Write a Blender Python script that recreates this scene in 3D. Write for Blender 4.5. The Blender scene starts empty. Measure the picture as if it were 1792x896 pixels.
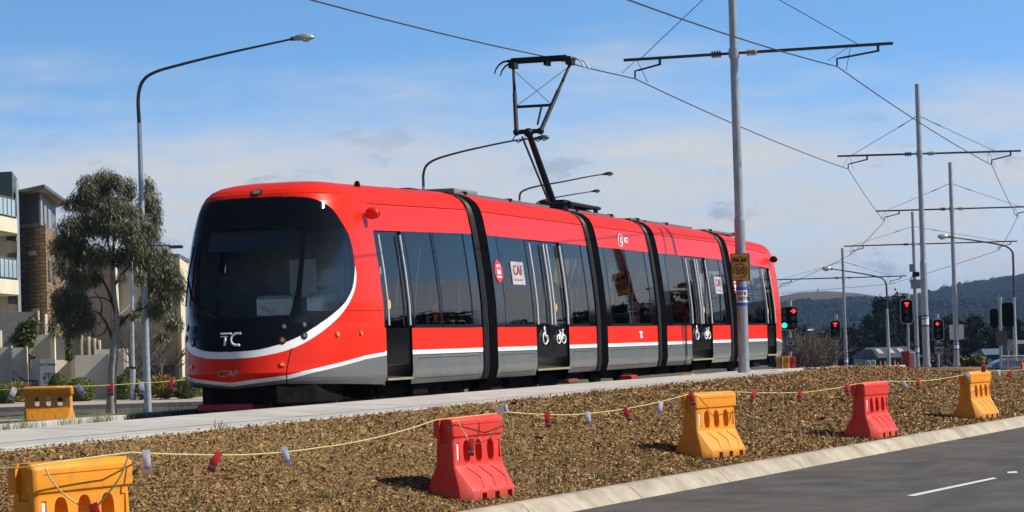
import bpy, bmesh, math, random
import numpy as np
from mathutils import Vector, Matrix
random.seed(7); np.random.seed(7)
SC = bpy.context.scene
COL = SC.collection
# ------------------------------------------------------------------ camera
CAM = np.array([-48.83, -14.06, .83]); YAW, PITCH, ROLL = [math.radians(a) for a in (17.29, 1.97, 1.67)]; FPX = 4467.0
_F = np.array([math.cos(PITCH)*math.cos(YAW), math.cos(PITCH)*math.sin(YAW), math.sin(PITCH)])
_R0 = np.array([math.sin(YAW), -math.cos(YAW), 0.]); _U0 = np.cross(_R0, _F)
_R = math.cos(ROLL)*_R0 - math.sin(ROLL)*_U0; _U = math.sin(ROLL)*_R0 + math.cos(ROLL)*_U0
cd = bpy.data.cameras.new('camera'); cam = bpy.data.objects.new('camera', cd); COL.objects.link(cam)
cd.sensor_width = 36; cd.lens = 36*FPX/1792; cd.clip_start = .5; cd.clip_end = 12000
cam.matrix_world = Matrix(((_R[0], _U[0], -_F[0], CAM[0]), (_R[1], _U[1], -_F[1], CAM[1]), (_R[2], _U[2], -_F[2], CAM[2]), (0, 0, 0, 1)))
SC.camera = cam
# ------------------------------------------------------------------ sun, sky, exposure
SUN_EL = math.radians(42); SUN_AZ = (0.27, -0.96)          # horizontal direction towards the sun
_n = math.hypot(*SUN_AZ); sd = Vector((SUN_AZ[0]/_n*math.cos(SUN_EL), SUN_AZ[1]/_n*math.cos(SUN_EL), math.sin(SUN_EL)))
sl = bpy.data.lights.new('sun', 'SUN'); sl.energy = 5.0; sl.angle = math.radians(.53); sl.color = (1, .95, .87)
so = bpy.data.objects.new('sun', sl); COL.objects.link(so); so.rotation_euler = sd.to_track_quat('Z', 'Y').to_euler(); so.location = (0, -60, 80)
SC.view_settings.view_transform = 'Standard'; SC.view_settings.look = 'None'; SC.view_settings.gamma = 1; SC.view_settings.exposure = .22
W = bpy.data.worlds.new('World'); SC.world = W; W.use_nodes = True
def world():
    nt = W.node_tree; N = nt.nodes; L = nt.links; N.clear()
    out = N.new('ShaderNodeOutputWorld'); bg = N.new('ShaderNodeBackground'); bg.inputs[1].default_value = .078
    tc = N.new('ShaderNodeTexCoord')
    mp = N.new('ShaderNodeMapping'); mp.inputs['Scale'].default_value = (1, 1, 3.6); mp.inputs['Location'].default_value = (0, 0, .05); L.new(tc.outputs['Generated'], mp.inputs[0])
    nm = N.new('ShaderNodeVectorMath'); nm.operation = 'NORMALIZE'; L.new(mp.outputs[0], nm.inputs[0])
    sky = N.new('ShaderNodeTexSky'); sky.sky_type = 'NISHITA'; sky.sun_disc = False; sky.sun_elevation = SUN_EL
    sky.sun_rotation = math.atan2(SUN_AZ[0], SUN_AZ[1]); sky.altitude = 600; sky.air_density = 1.0; sky.dust_density = .4; sky.ozone_density = 1.6
    L.new(nm.outputs[0], sky.inputs[0])
    sep = N.new('ShaderNodeSeparateXYZ'); L.new(tc.outputs['Generated'], sep.inputs[0])
    # veil of high thin cloud, thick near the horizon
    def noise(scale, stretch, detail, rough, seed):
        m = N.new('ShaderNodeMapping'); m.inputs['Scale'].default_value = (scale, scale, scale*stretch); m.inputs['Location'].default_value = (seed, seed*.7, seed*1.3); L.new(tc.outputs['Generated'], m.inputs[0])
        n = N.new('ShaderNodeTexNoise'); n.inputs['Scale'].default_value = 1; n.inputs['Detail'].default_value = detail; n.inputs['Roughness'].default_value = rough; L.new(m.outputs[0], n.inputs['Vector']); return n.outputs['Fac']
    def mth(op, a, b, clamp=False):
        m = N.new('ShaderNodeMath'); m.operation = op; m.use_clamp = clamp
        for i, v in enumerate((a, b)):
            if isinstance(v, (int, float)): m.inputs[i].default_value = v
            elif v is not None: L.new(v, m.inputs[i])
        return m.outputs[0]
    def rng(v, a, b, c=0., d=1., smooth=True):
        m = N.new('ShaderNodeMapRange'); m.interpolation_type = 'SMOOTHSTEP' if smooth else 'LINEAR'
        for i, x in zip((1, 2, 3, 4), (a, b, c, d)): m.inputs[i].default_value = x
        L.new(v, m.inputs[0]); return m.outputs[0]
    z = sep.outputs[2]
    gain = N.new('ShaderNodeMix'); gain.data_type = 'RGBA'; gain.blend_type = 'MULTIPLY'; gain.inputs[0].default_value = 1
    gm = N.new('ShaderNodeMix'); gm.data_type = 'RGBA'; L.new(rng(z, .13, .24, 0, 1), gm.inputs[0]); gm.inputs[6].default_value = (1.79, 2.48, 2.66, 1); gm.inputs[7].default_value = (.85, .85, .85, 1)
    L.new(sky.outputs[0], gain.inputs[6]); L.new(gm.outputs[2], gain.inputs[7])
    n1 = noise(9, 5.5, 8, .58, 3.1); n2 = noise(26, 4.0, 7, .6, 7.7); n3 = noise(26, 2.4, 9, .60, 6.3)
    hz = mth('ADD', z, mth('MULTIPLY', mth('SUBTRACT', n1, .5), .085))
    veil = mth('MULTIPLY', rng(hz, .058, .118, 1, 0), rng(n2, .25, .65, .70, 1.0))
    puff = mth('MULTIPLY', rng(n3, .575, .69, 0, 1), rng(z, .05, .11, .85, .10))
    def mix(f, a, b):
        m = N.new('ShaderNodeMix'); m.data_type = 'RGBA'; L.new(f, m.inputs[0]) if not isinstance(f, float) else None
        for i, v in ((6, a), (7, b)):
            if isinstance(v, tuple): m.inputs[i].default_value = v
            else: L.new(v, m.inputs[i])
        return m.outputs[2]
    c = mix(veil, gain.outputs[2], (7.52, 7.70, 7.79, 1))
    c = mix(puff, c, (4.11, 4.99, 6.56, 1))
    L.new(c, bg.inputs[0]); L.new(bg.outputs[0], out.inputs[0])
world()
# ------------------------------------------------------------------ helpers
def ray(x, y): return _F + _R*(x-896)/FPX - _U*(y-448)/FPX
def atz(x, y, z): d = ray(x, y); return CAM + d*(z-CAM[2])/d[2]
def aty(x, y, Y): d = ray(x, y); return CAM + d*(Y-CAM[1])/d[1]
def atd(x, y, D): return CAM + ray(x, y)*D
FH = np.array([math.cos(YAW), math.sin(YAW), 0.]); RH = _R0
def gnd(X, Z, z): p = CAM + FH*Z + RH*X; return np.array([p[0], p[1], z])
def px2m(D): return D/FPX
def V(p): return Vector([float(v) for v in p])

MATS = {}
def mat(name, col, rough=.6, metal=0., var=.12, scale=6., bump=0., bscale=60., coat=0., spec=.5, emit=None, estr=0., col2=None, stretch=(1, 1, 1), detail=6, ramp=(.3, .7)):
    if name in MATS: return MATS[name]
    m = bpy.data.materials.new(name); m.use_nodes = True; MATS[name] = m
    nt = m.node_tree; N = nt.nodes; L = nt.links; b = N['Principled BSDF']
    b.inputs['Roughness'].default_value = rough; b.inputs['Metallic'].default_value = metal
    b.inputs['Specular IOR Level'].default_value = spec
    b.inputs['Coat Weight'].default_value = coat; b.inputs['Coat Roughness'].default_value = .04
    geo = N.new('ShaderNodeNewGeometry'); mp = N.new('ShaderNodeMapping'); mp.inputs['Scale'].default_value = stretch; L.new(geo.outputs['Position'], mp.inputs[0])
    n = N.new('ShaderNodeTexNoise'); n.inputs['Scale'].default_value = scale; n.inputs['Detail'].default_value = detail; n.inputs['Roughness'].default_value = .6; L.new(mp.outputs[0], n.inputs['Vector'])
    r = N.new('ShaderNodeMapRange'); L.new(n.outputs['Fac'], r.inputs[0]); r.inputs[1].default_value, r.inputs[2].default_value = ramp
    mx = N.new('ShaderNodeMix'); mx.data_type = 'RGBA'; L.new(r.outputs[0], mx.inputs[0])
    c = list(col)+[1]; c2 = (list(col2)+[1]) if col2 else [v*(1-var*2) for v in col]+[1]
    mx.inputs[6].default_value = c2; mx.inputs[7].default_value = c if col2 else [min(1, v*(1+var)) for v in col]+[1]
    L.new(mx.outputs[2], b.inputs['Base Color'])
    if bump:
        n2 = N.new('ShaderNodeTexNoise'); n2.inputs['Scale'].default_value = bscale; n2.inputs['Detail'].default_value = 4; L.new(mp.outputs[0], n2.inputs['Vector'])
        bp = N.new('ShaderNodeBump'); bp.inputs['Strength'].default_value = bump; bp.inputs['Distance'].default_value = .02; L.new(n2.outputs['Fac'], bp.inputs['Height']); L.new(bp.outputs[0], b.inputs['Normal'])
    if emit:
        b.inputs['Emission Color'].default_value = list(emit)+[1]; b.inputs['Emission Strength'].default_value = estr
    return m
def glass_mat(name, tint, gloss=(1, 1, 1)):
    m = bpy.data.materials.new(name); m.use_nodes = True; MATS[name] = m
    nt = m.node_tree; N = nt.nodes; L = nt.links; N.clear()
    o = N.new('ShaderNodeOutputMaterial'); t = N.new('ShaderNodeBsdfTransparent'); g = N.new('ShaderNodeBsdfGlossy'); g.inputs['Roughness'].default_value = .015; g.inputs[0].default_value = list(gloss)+[1]
    t.inputs[0].default_value = list(tint)+[1]
    geo = N.new('ShaderNodeNewGeometry'); n = N.new('ShaderNodeTexNoise'); n.inputs['Scale'].default_value = .9; L.new(geo.outputs['Position'], n.inputs['Vector'])
    bp = N.new('ShaderNodeBump'); bp.inputs['Strength'].default_value = .06; bp.inputs['Distance'].default_value = .05; L.new(n.outputs['Fac'], bp.inputs['Height']); L.new(bp.outputs[0], g.inputs['Normal'])
    f = N.new('ShaderNodeFresnel'); f.inputs[0].default_value = 1.5; x = N.new('ShaderNodeMixShader')
    L.new(f.outputs[0], x.inputs[0]); L.new(t.outputs[0], x.inputs[1]); L.new(g.outputs[0], x.inputs[2]); L.new(x.outputs[0], o.inputs[0]); return m

RED = mat('tram red paint', (.78, .020, .001), .36, var=.04, scale=2, coat=.10, spec=.24)
GREY = mat('tram grey paint', (.125, .14, .145), .35, var=.06, scale=2, coat=.3)
WHITE = mat('white paint', (.82, .82, .82), .35, var=.03, coat=.3)
BLACKG = mat('black gloss panel', (.004, .004, .005), .06, var=.1, spec=.3)
BLACK = mat('black rubber', (.007, .007, .008), .7, spec=.12, var=.25, scale=12)
DARK = mat('dark undercarriage', (.009, .0085, .008), .9, var=.4, scale=9, spec=.1)
DOORM = mat('black door panel', (.006, .006, .007), .12, var=.1, spec=.18)
GLASS = glass_mat('tinted window glass', (.40, .42, .42), (.88, .80, .72))
SCREEN = glass_mat('windscreen glass', (.88, .93, .92), (.42, .46, .5))
STEEL = mat('galvanised steel', (.42, .44, .46), .42, .55, var=.14, scale=5, stretch=(3, 3, .6))
STEELD = mat('weathered dark steel', (.075, .075, .08), .5, .5, var=.2, scale=8)
PANTO = mat('pantograph dark paint', (.016, .019, .022), .5, 0, var=.2, spec=.2)
CHROME = mat('brushed handrail', (.75, .75, .74), .3, .3, var=.05)
CONC = mat('pale concrete', (.48, .46, .425), .85, var=.10, scale=1.6, bump=.15, bscale=90)
CONC2 = mat('warm kerb concrete', (.42, .365, .28), .85, var=.16, scale=2.2, bump=.25, bscale=70)
RUST = mat('rail steel', (.10, .085, .075), .5, .6, var=.3)
YEL = mat('orange barrier plastic', (.78, .285, .008), .5, var=.05, scale=5, bump=.08, bscale=25)
REDP = mat('red barrier plastic', (.68, .034, .018), .5, var=.07, scale=5, bump=.08, bscale=25)
ROPE = mat('yellow rope', (.62, .56, .22), .8, var=.2, scale=80)
FRED = mat('red tag', (.50, .012, .015), .6, var=.1)
FWHT = mat('white tag', (.62, .62, .70), .6, var=.08)
SILVER = mat('silver reflective band', (.30, .30, .36), .35, .3)
REFL = mat('white reflector', (.75, .76, .8), .3)
DECW = mat('white decal', (.85, .85, .85), .4, var=.02)
DECR = mat('red decal', (.62, .02, .03), .4, var=.02)
INK = mat('black lettering', (.012, .012, .012), .5, var=.1)

def weather(m, col, scale, lo, hi, amt, stretch=(1, 1, 1), seed=0., detail=8, rough=None):
    """stains and scuffs with a shape of their own, mixed over the base colour"""
    nt = m.node_tree; N = nt.nodes; L = nt.links; b = N['Principled BSDF']; src = b.inputs['Base Color'].links[0].from_socket
    g = N.new('ShaderNodeNewGeometry'); mp = N.new('ShaderNodeMapping'); mp.inputs['Scale'].default_value = stretch; mp.inputs['Location'].default_value = (seed, seed*1.7, seed*.6); L.new(g.outputs['Position'], mp.inputs[0])
    n = N.new('ShaderNodeTexNoise'); n.inputs['Scale'].default_value = scale; n.inputs['Detail'].default_value = detail; n.inputs['Roughness'].default_value = .65; L.new(mp.outputs[0], n.inputs['Vector'])
    r = N.new('ShaderNodeMapRange'); r.inputs[1].default_value = lo; r.inputs[2].default_value = hi; r.inputs[4].default_value = amt; L.new(n.outputs['Fac'], r.inputs[0])
    x = N.new('ShaderNodeMix'); x.data_type = 'RGBA'; L.new(r.outputs[0], x.inputs[0]); L.new(src, x.inputs[6]); x.inputs[7].default_value = list(col)+[1]; L.new(x.outputs[2], b.inputs['Base Color'])
    return m
weather(YEL, (.40, .20, .05), 7, .52, .68, .55, seed=2); weather(YEL, (.25, .15, .07), 22, .62, .72, .6, seed=5)
weather(REDP, (.62, .12, .10), 7, .52, .68, .5, seed=3); weather(REDP, (.22, .06, .04), 22, .62, .72, .6, seed=6)
def mud(m, col, z0, z1):
    nt = m.node_tree; N = nt.nodes; L = nt.links; b = N['Principled BSDF']; src = b.inputs['Base Color'].links[0].from_socket
    g = N.new('ShaderNodeNewGeometry'); sp = N.new('ShaderNodeSeparateXYZ'); L.new(g.outputs['Position'], sp.inputs[0])
    n = N.new('ShaderNodeTexNoise'); n.inputs['Scale'].default_value = 9; n.inputs['Detail'].default_value = 8; L.new(g.outputs['Position'], n.inputs['Vector'])
    a = N.new('ShaderNodeMath'); a.operation = 'MULTIPLY_ADD'; a.inputs[1].default_value = .45; L.new(n.outputs['Fac'], a.inputs[0]); a.inputs[2].default_value = -.225
    t = N.new('ShaderNodeMath'); t.operation = 'ADD'; L.new(sp.outputs[2], t.inputs[0]); L.new(a.outputs[0], t.inputs[1])
    r = N.new('ShaderNodeMapRange'); r.inputs[1].default_value = z1; r.inputs[2].default_value = z0; r.inputs[4].default_value = .6; L.new(t.outputs[0], r.inputs[0])
    x = N.new('ShaderNodeMix'); x.data_type = 'RGBA'; L.new(r.outputs[0], x.inputs[0]); L.new(src, x.inputs[6]); x.inputs[7].default_value = list(col)+[1]; L.new(x.outputs[2], b.inputs['Base Color'])
mud(YEL, (.26, .16, .08), -.78, -.62); mud(REDP, (.28, .12, .08), -.78, -.62); mud(GREY, (.10, .09, .075), .30, .46)
weather(GREY, (.20, .185, .16), 1.6, .45, .75, .5, (1, 1, .35), seed=1); weather(GREY, (.07, .07, .07), 5, .6, .75, .4, (1, 1, .3), seed=8)
weather(RED, (.55, .012, .006), .9, .5, .75, .35, (1, 1, .4), seed=4)
weather(CONC, (.36, .33, .28), .8, .48, .66, .6, seed=2); weather(CONC, (.28, .25, .21), 4, .58, .72, .5, seed=9)
weather(CONC2, (.24, .19, .13), 1.1, .5, .68, .65, seed=3); weather(CONC2, (.16, .13, .09), 6, .58, .7, .6, seed=1)
weather(STEEL, (.25, .26, .28), 3, .5, .7, .5, (4, 4, .4), seed=1)
class MB:
    def __init__(s): s.v = []; s.f = []; s.m = []
    def add(s, vs, fs, mi=0):
        o = len(s.v); s.v += [tuple(float(c) for c in p) for p in vs]; s.f += [tuple(i+o for i in f) for f in fs]; s.m += [mi]*len(fs); return s
    def box(s, x0, x1, y0, y1, z0, z1, mi=0):
        vs = [(x, y, z) for z in (z0, z1) for y in (y0, y1) for x in (x0, x1)]
        return s.add(vs, [(0, 2, 3, 1), (4, 5, 7, 6), (0, 1, 5, 4), (2, 6, 7, 3), (0, 4, 6, 2), (1, 3, 7, 5)], mi)
    def obox(s, c, ax, ay, az, mi=0):
        c, ax, ay, az = [np.asarray(q, float) for q in (c, ax, ay, az)]
        vs = [c+i*ax+j*ay+k*az for k in (-1, 1) for j in (-1, 1) for i in (-1, 1)]
        return s.add(vs, [(0, 2, 3, 1), (4, 5, 7, 6), (0, 1, 5, 4), (2, 6, 7, 3), (0, 4, 6, 2), (1, 3, 7, 5)], mi)
    def tube(s, pts, r, n=8, mi=0, cap=True):
        pts = [np.asarray(p, float) for p in pts]; k = len(pts); rs = r if hasattr(r, '__len__') else [r]*k
        t0 = pts[1]-pts[0]; t0 /= np.linalg.norm(t0); a = np.array([0, 0, 1.]) if abs(t0[2]) < .9 else np.array([1., 0, 0])
        u = np.cross(t0, a); u /= np.linalg.norm(u); vs = []
        for i, p in enumerate(pts):
            t = pts[min(i+1, k-1)]-pts[max(i-1, 0)]; t /= np.linalg.norm(t)+1e-12
            u = u-t*np.dot(u, t); u /= np.linalg.norm(u)+1e-12; w = np.cross(t, u)
            vs += [p+rs[i]*(math.cos(2*math.pi*j/n)*u+math.sin(2*math.pi*j/n)*w) for j in range(n)]
        fs = [(i*n+j, i*n+(j+1) % n, (i+1)*n+(j+1) % n, (i+1)*n+j) for i in range(k-1) for j in range(n)]
        if cap: fs += [tuple(range(n))[::-1], tuple((k-1)*n+j for j in range(n))]
        return s.add(vs, fs, mi)
    def prism(s, poly, z0, z1, mi=0):
        n = len(poly); vs = [(p[0], p[1], z0) for p in poly]+[(p[0], p[1], z1) for p in poly]
        return s.add(vs, [tuple(range(n))[::-1], tuple(range(n, 2*n))]+[(i, (i+1) % n, n+(i+1) % n, n+i) for i in range(n)], mi)
    def grid(s, P, mi=0, close=False):
        P = np.asarray(P, float); a, b = P.shape[:2]; vs = P.reshape(-1, 3)
        return s.add(vs, [(i*b+j, i*b+j+1, (i+1)*b+j+1, (i+1)*b+j) for i in range(a-1) for j in range(b-1)], mi)
    def ball(s, c, rx, ry, rz, mi=0, n=12, k=8):
        P = [[(c[0]+rx*math.sin(math.pi*i/k)*math.cos(2*math.pi*j/n), c[1]+ry*math.sin(math.pi*i/k)*math.sin(2*math.pi*j/n), c[2]+rz*math.cos(math.pi*i/k)) for j in range(n+1)] for i in range(k+1)]
        return s.grid(P, mi)
    def disc(s, c, ax, ay, n=24, mi=0, thick=None):
        c, ax, ay = [np.asarray(q, float) for q in (c, ax, ay)]
        ring = [c+ax*math.cos(2*math.pi*i/n)+ay*math.sin(2*math.pi*i/n) for i in range(n)]
        if thick is None: return s.add(ring, [tuple(range(n))], mi)
        t = np.asarray(thick, float); return s.add(ring+[p+t for p in ring], [tuple(range(n))[::-1], tuple(range(n, 2*n))]+[(i, (i+1) % n, n+(i+1) % n, n+i) for i in range(n)], mi)
    def build(s, name, mats, parent=None, smooth=False, bevel=0., segs=2):
        me = bpy.data.meshes.new(name); off = worldloc(parent)
        me.from_pydata([(x-off[0], y-off[1], z-off[2]) for x, y, z in s.v], [], s.f)
        for m in (mats if isinstance(mats, (list, tuple)) else [mats]): me.materials.append(m)
        if any(s.m): me.polygons.foreach_set('material_index', s.m)
        bm = bmesh.new(); bm.from_mesh(me); bmesh.ops.remove_doubles(bm, verts=bm.verts, dist=1e-5); bmesh.ops.recalc_face_normals(bm, faces=bm.faces); bm.to_mesh(me); bm.free()
        return finish(name, me, parent, smooth, bevel, segs)
def finish(name, me, parent, smooth=False, bevel=0., segs=2):
    o = bpy.data.objects.new(name, me); COL.objects.link(o)
    if parent: o.parent = parent
    if smooth:
        me.polygons.foreach_set('use_smooth', [True]*len(me.polygons))
        me.set_sharp_from_angle(angle=math.radians(40))
    if bevel:
        b = o.modifiers.new('bevel', 'BEVEL'); b.width = bevel; b.segments = segs; b.limit_method = 'ANGLE'
    me.update(); return o
LOCAL = False
def worldloc(p):
    if LOCAL: return Vector((0, 0, 0))
    v = Vector((0, 0, 0))
    while p: v += p.location; p = p.parent
    return v
def npmesh(name, verts, quads, mats, parent=None, mi=None, smooth=True):
    """big arrays straight into a mesh (parent at origin or offset removed)"""
    off = np.array(worldloc(parent)); verts = np.asarray(verts, float)-off; quads = np.asarray(quads)
    k = quads.shape[1]; me = bpy.data.meshes.new(name); me.vertices.add(len(verts)); me.vertices.foreach_set('co', verts.astype('f').ravel())
    me.loops.add(quads.size); me.loops.foreach_set('vertex_index', quads.astype('i').ravel())
    me.polygons.add(len(quads)); me.polygons.foreach_set('loop_start', np.arange(0, quads.size, k, dtype='i')); me.polygons.foreach_set('loop_total', np.full(len(quads), k, 'i'))
    for m in (mats if isinstance(mats, (list, tuple)) else [mats]): me.materials.append(m)
    if mi is not None: me.polygons.foreach_set('material_index', np.asarray(mi, 'i'))
    me.polygons.foreach_set('use_smooth', np.full(len(quads), smooth)); me.update(); me.validate()
    o = bpy.data.objects.new(name, me); COL.objects.link(o); o.parent = parent; return o
def tag(o, label, cat, group=None):
    o['label'] = label; o['category'] = cat
    if group: o['group'] = group
    return o
def kind(o, k='structure'): o['kind'] = k; return o
def thing(name, loc, label, cat, group=None, rz=0.):
    o = bpy.data.objects.new(name, None); o.empty_display_size = .2; COL.objects.link(o); o.location = V(loc); o.rotation_euler = (0, 0, rz); return tag(o, label, cat, group)
def copy_tree(o, parent=None):
    c = o.copy(); COL.objects.link(c); c.parent = parent
    for ch in o.children: copy_tree(ch, c)
    return c
def text_mesh(body, size, thick=.002, bold=0., sx=1., shear=0.):
    cu = bpy.data.curves.new('t', 'FONT'); cu.body = body; cu.size = size; cu.extrude = thick; cu.offset = bold; cu.align_x = 'CENTER'; cu.align_y = 'CENTER'; cu.shear = shear; cu.space_line = .85; cu.space_character = 1.08
    o = bpy.data.objects.new('t', cu); COL.objects.link(o); dg = bpy.context.evaluated_depsgraph_get()
    me = bpy.data.meshes.new_from_object(o.evaluated_get(dg)); bpy.data.objects.remove(o)
    if sx != 1: me.transform(Matrix.Diagonal((sx, 1, 1, 1)))
    return me
def put_text(name, body, size, origin, xdir, ydir, m, parent, **k):
    me = text_mesh(body, size, **k); x = V(xdir).normalized(); y = V(ydir).normalized(); z = x.cross(y); o = V(origin)-worldloc(parent)
    me.transform(Matrix(((x.x, y.x, z.x, o.x), (x.y, y.y, z.y, o.y), (x.z, y.z, z.z, o.z), (0, 0, 0, 1)))); me.materials.clear(); me.materials.append(m); me.name = name
    ob = bpy.data.objects.new(name, me); COL.objects.link(ob); ob.parent = parent; return ob
def plane_pts(origin, xd, yd, pts): o, x, y = [np.asarray(q, float) for q in (origin, xd, yd)]; return [o+x*a+y*b for a, b in pts]

# ================================================================== SETTING
ASPH = mat('asphalt', (.094, .089, .084), .85, var=.22, scale=1.2, bump=.5, bscale=140, spec=.3)
def asphalt_detail():
    m = ASPH; nt = m.node_tree; N = nt.nodes; L = nt.links; b = N['Principled BSDF']; src = b.inputs['Base Color'].links[0].from_socket
    g = N.new('ShaderNodeNewGeometry'); vo = N.new('ShaderNodeTexNoise'); vo.inputs['Scale'].default_value = 38; vo.inputs['Detail'].default_value = 3; vo.inputs['Roughness'].default_value = .8; L.new(g.outputs['Position'], vo.inputs['Vector'])
    r = N.new('ShaderNodeMapRange'); r.inputs[1].default_value = .35; r.inputs[2].default_value = .7; r.inputs[3].default_value = .42; r.inputs[4].default_value = 1.9; L.new(vo.outputs['Fac'], r.inputs[0])
    x = N.new('ShaderNodeMix'); x.data_type = 'RGBA'; x.blend_type = 'MULTIPLY'; x.inputs[0].default_value = 1; L.new(src, x.inputs[6]); L.new(r.outputs[0], x.inputs[7]); L.new(x.outputs[2], b.inputs['Base Color'])
asphalt_detail()
weather(ASPH, (.13, .118, .10), .35, .46, .66, .55, (1, .35, 1), seed=2); weather(ASPH, (.055, .055, .056), .5, .52, .66, .6, (.25, 2.2, 1), seed=7)
GRASSD = mat('dry ground', (.075, .068, .040), .95, var=.35, scale=.12, col2=(.03, .036, .02))
MULCH = mat('mulch bed', (.29, .17, .055), .95, var=.4, scale=26, col2=(.035, .021, .009), bump=.8, bscale=40, ramp=(.35, .62))
# kerb back edge and lip traced on the ground
KB = [atz(x, y, -.80) for x, y in ((813, 894.6), (917, 875), (1080, 848.5), (1258, 819), (1420, 791), (1512, 775.5), (1635.6, 752), (1703, 743), (1792, 728))]
pf = np.polyfit([p[0] for p in KB], [p[1] for p in KB], 2)
def ykerb(x):
    x = np.asarray(x, float); e = np.clip(x, -26, 4); d = 2*pf[0]*e+pf[1]; return np.polyval(pf, e)+d*(x-e)
KW = .36
def slab_y(x): return -3.6
def zs(x): return .06+.0*x
VX = np.concatenate([np.arange(-60, -34, 2.), np.arange(-34, 26, .5), np.arange(26, 140, 4.)])
def drop(x): return np.interp(x, [8, 13.7, 20, 27, 36, 48, 90, 200], [0, -.04, -.12, -.21, -.36, -.56, -1.2, -3.0])
def verge(x, t):
    yk = ykerb(x); ytop = np.where(x < 7, -3.6, -3.6+np.clip((x-7)/3, 0, 1)*.85+np.clip((x-23)/4, 0, 1)*4.2)
    y = ytop+(yk-ytop)*t; z = .055-.855*(1-(1-t)**1.55)+drop(x)
    z = z+.018*np.sin(x*1.7+t*5)*np.sin(t*9+x*.6)*np.clip(t*6, 0, 1)*np.clip((1-t)*6, 0, 1)
    return np.stack([x, y, z], -1)
def setting():
    zd = [(-400, -1.12), (0, -1.12), (100, -1.12), (140, -1.35), (200, -2.3), (300, -3.4), (420, -4.6), (600, -4.9), (900, -3.6), (1150, -1.3), (2600, -1.5), (9000, -2)]
    g = MB(); g.grid([[gnd(X_, Z_, z_ if X_ > -40 else max(z_, -1.3)) for X_ in (-4000, -300, -100, -42, -38, 0, 60, 200, 600, 4000)] for Z_, z_ in zd])
    kind(g.build('ground', GRASSD))
    T = np.linspace(0, 1, 26); G = np.stack([verge(VX, np.full_like(VX, t)) for t in T], 1)
    kind(MB().grid(G).build('verge', MULCH, smooth=True))
    # kerb: sloping top, joints every 3 m
    kb = MB(); xs = np.arange(-60, 140, 3.0)
    for a, b in zip(xs[:-1], xs[1:]):
        n = 4; xx = np.linspace(a+.008, b-.008, n)
        y = ykerb(xx); pro = [(.03, -.95), (.0, -.795), (-.10, -.785), (-.20, -.80), (-KW+.05, -.90), (-KW, -.945), (-KW, -1.05)]
        kb.grid([[(x, yy+o, z+max(-.13, float(drop(x)))) for o, z in pro] for x, yy in zip(xx, y)])
    kind(kb.build('kerb', CONC2, smooth=True))
    back = MB(); back.grid([[(x, ykerb(x)+.02, -1.08), (x, ykerb(x)+.02, -.815), (x, ykerb(x)-KW+.05, -.915), (x, ykerb(x)-KW+.05, -1.04)] for x in VX])
    kind(back.build('kerb_joint_mortar', mat('joint dirt', (.10, .08, .06), .9)))
    rd = MB(); rd.grid([[(x, ykerb(x)-KW+.02-o, -.945+max(-.13, float(drop(x)))) for o in (0, 3, 7, 14)] for x in VX]); kind(rd.build('road', ASPH))
    # painted dash and marker
    LM = mat('road marking paint', (.70, .70, .68), .7, var=.12, scale=20)
    def dash(pts, name):
        m = MB(); m.add([atz(x, y, -.941) for x, y in pts], [(0, 1, 2, 3)]); return kind(m.build(name, LM))
    dash([(1586, 867), (1600, 868), (1745, 837), (1738, 835.5)], 'lane_marking')
    dash([(1762, 825.5), (1779, 824.5), (1781, 827.5), (1764, 828)], 'pavement_marker')
    # concrete path with rail groove
    X = [-60, -45, -30, -27, -20, -15, -11, -5, 0, 3.4, 6.8]; p = MB(); zn = lambda x: float(np.interp(x, [-32, -15], [.098, .063])); ze = lambda x: float(np.interp(x, [-27, -11, 7], [.135, .12, .075]))
    p.grid([[(x, -1.86, -.2), (x, -1.86, ze(x)), (x, -3.05, zn(x))] for x in X]); p.grid([[(x, -3.10, zn(x)), (x, -3.6, zn(x)-.003), (x, -3.62, -.12)] for x in X])
    p.add([(6.8, -1.86, .07), (6.8, -3.62, .06), (6.8, -3.62, -.12), (6.8, -1.86, -.1)], [(0, 1, 2, 3)])
    p.grid([[(x, -1.2, -.2+drop(x)), (x, -1.2, .055+drop(x)), (x, -2.2, .07+drop(x)), (x, -2.80, .075+drop(x)), (x, -2.82, -.1+drop(x))] for x in (6.805, 10, 13.7, 20, 25.5)])
    for x in np.arange(-58, 6.8, 4.0): p.add([(x, -1.87, ze(x)+.002), (x+.035, -1.87, ze(x)+.002), (x+.035, -3.59, zn(x)+.001), (x, -3.59, zn(x)+.001)], [(0, 1, 2, 3)], 1)
    kind(p.build('concrete_path', [CONC, mat('path joint line', (.20, .18, .15), .9)]))
    gr = MB(); gr.grid([[(x, -3.05, zn(x)-.005), (x, -3.05, .03), (x, -3.10, .03), (x, -3.10, zn(x)-.005)] for x in X]); kind(gr.build('path_groove', mat('dark groove lining', (.05, .05, .05), .9)))
    # trackbed under the tram
    tb = MB(); tb.grid([[(x, 9, -1.15), (x, 2.4, -.42+drop(x)), (x, 1.3, -.16+drop(x)), (x, -1.88, -.13+drop(x))] for x in np.concatenate([np.arange(-60, 8, 5.), [10, 13.7, 20, 27, 36, 48, 70, 90]])])
    kind(tb.build('trackbed', mat('track ballast', (.17, .15, .13), .95, var=.35, scale=14, bump=.8, bscale=30)))
    tk = MB(); tk.box(-60, 4, 1.45, 1.72, -.25, .012); kind(tk.build('track_kerb', [CONC], bevel=.01))
    for yy in (-.755, .68):
        r = MB()
        for x0, x1 in zip((-60, 8, 13.7, 20, 27, 36), (8, 13.7, 20, 27, 36, 48)):
            r.add([(x, y, z+drop(x)) for x in (x0, x1) for y, z in ((yy, -.14), (yy, -.06), (yy+.07, -.06), (yy+.07, -.14))], [(0, 1, 5, 4), (1, 2, 6, 5), (2, 3, 7, 6)])
        kind(r.build('rail', RUST))
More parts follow.
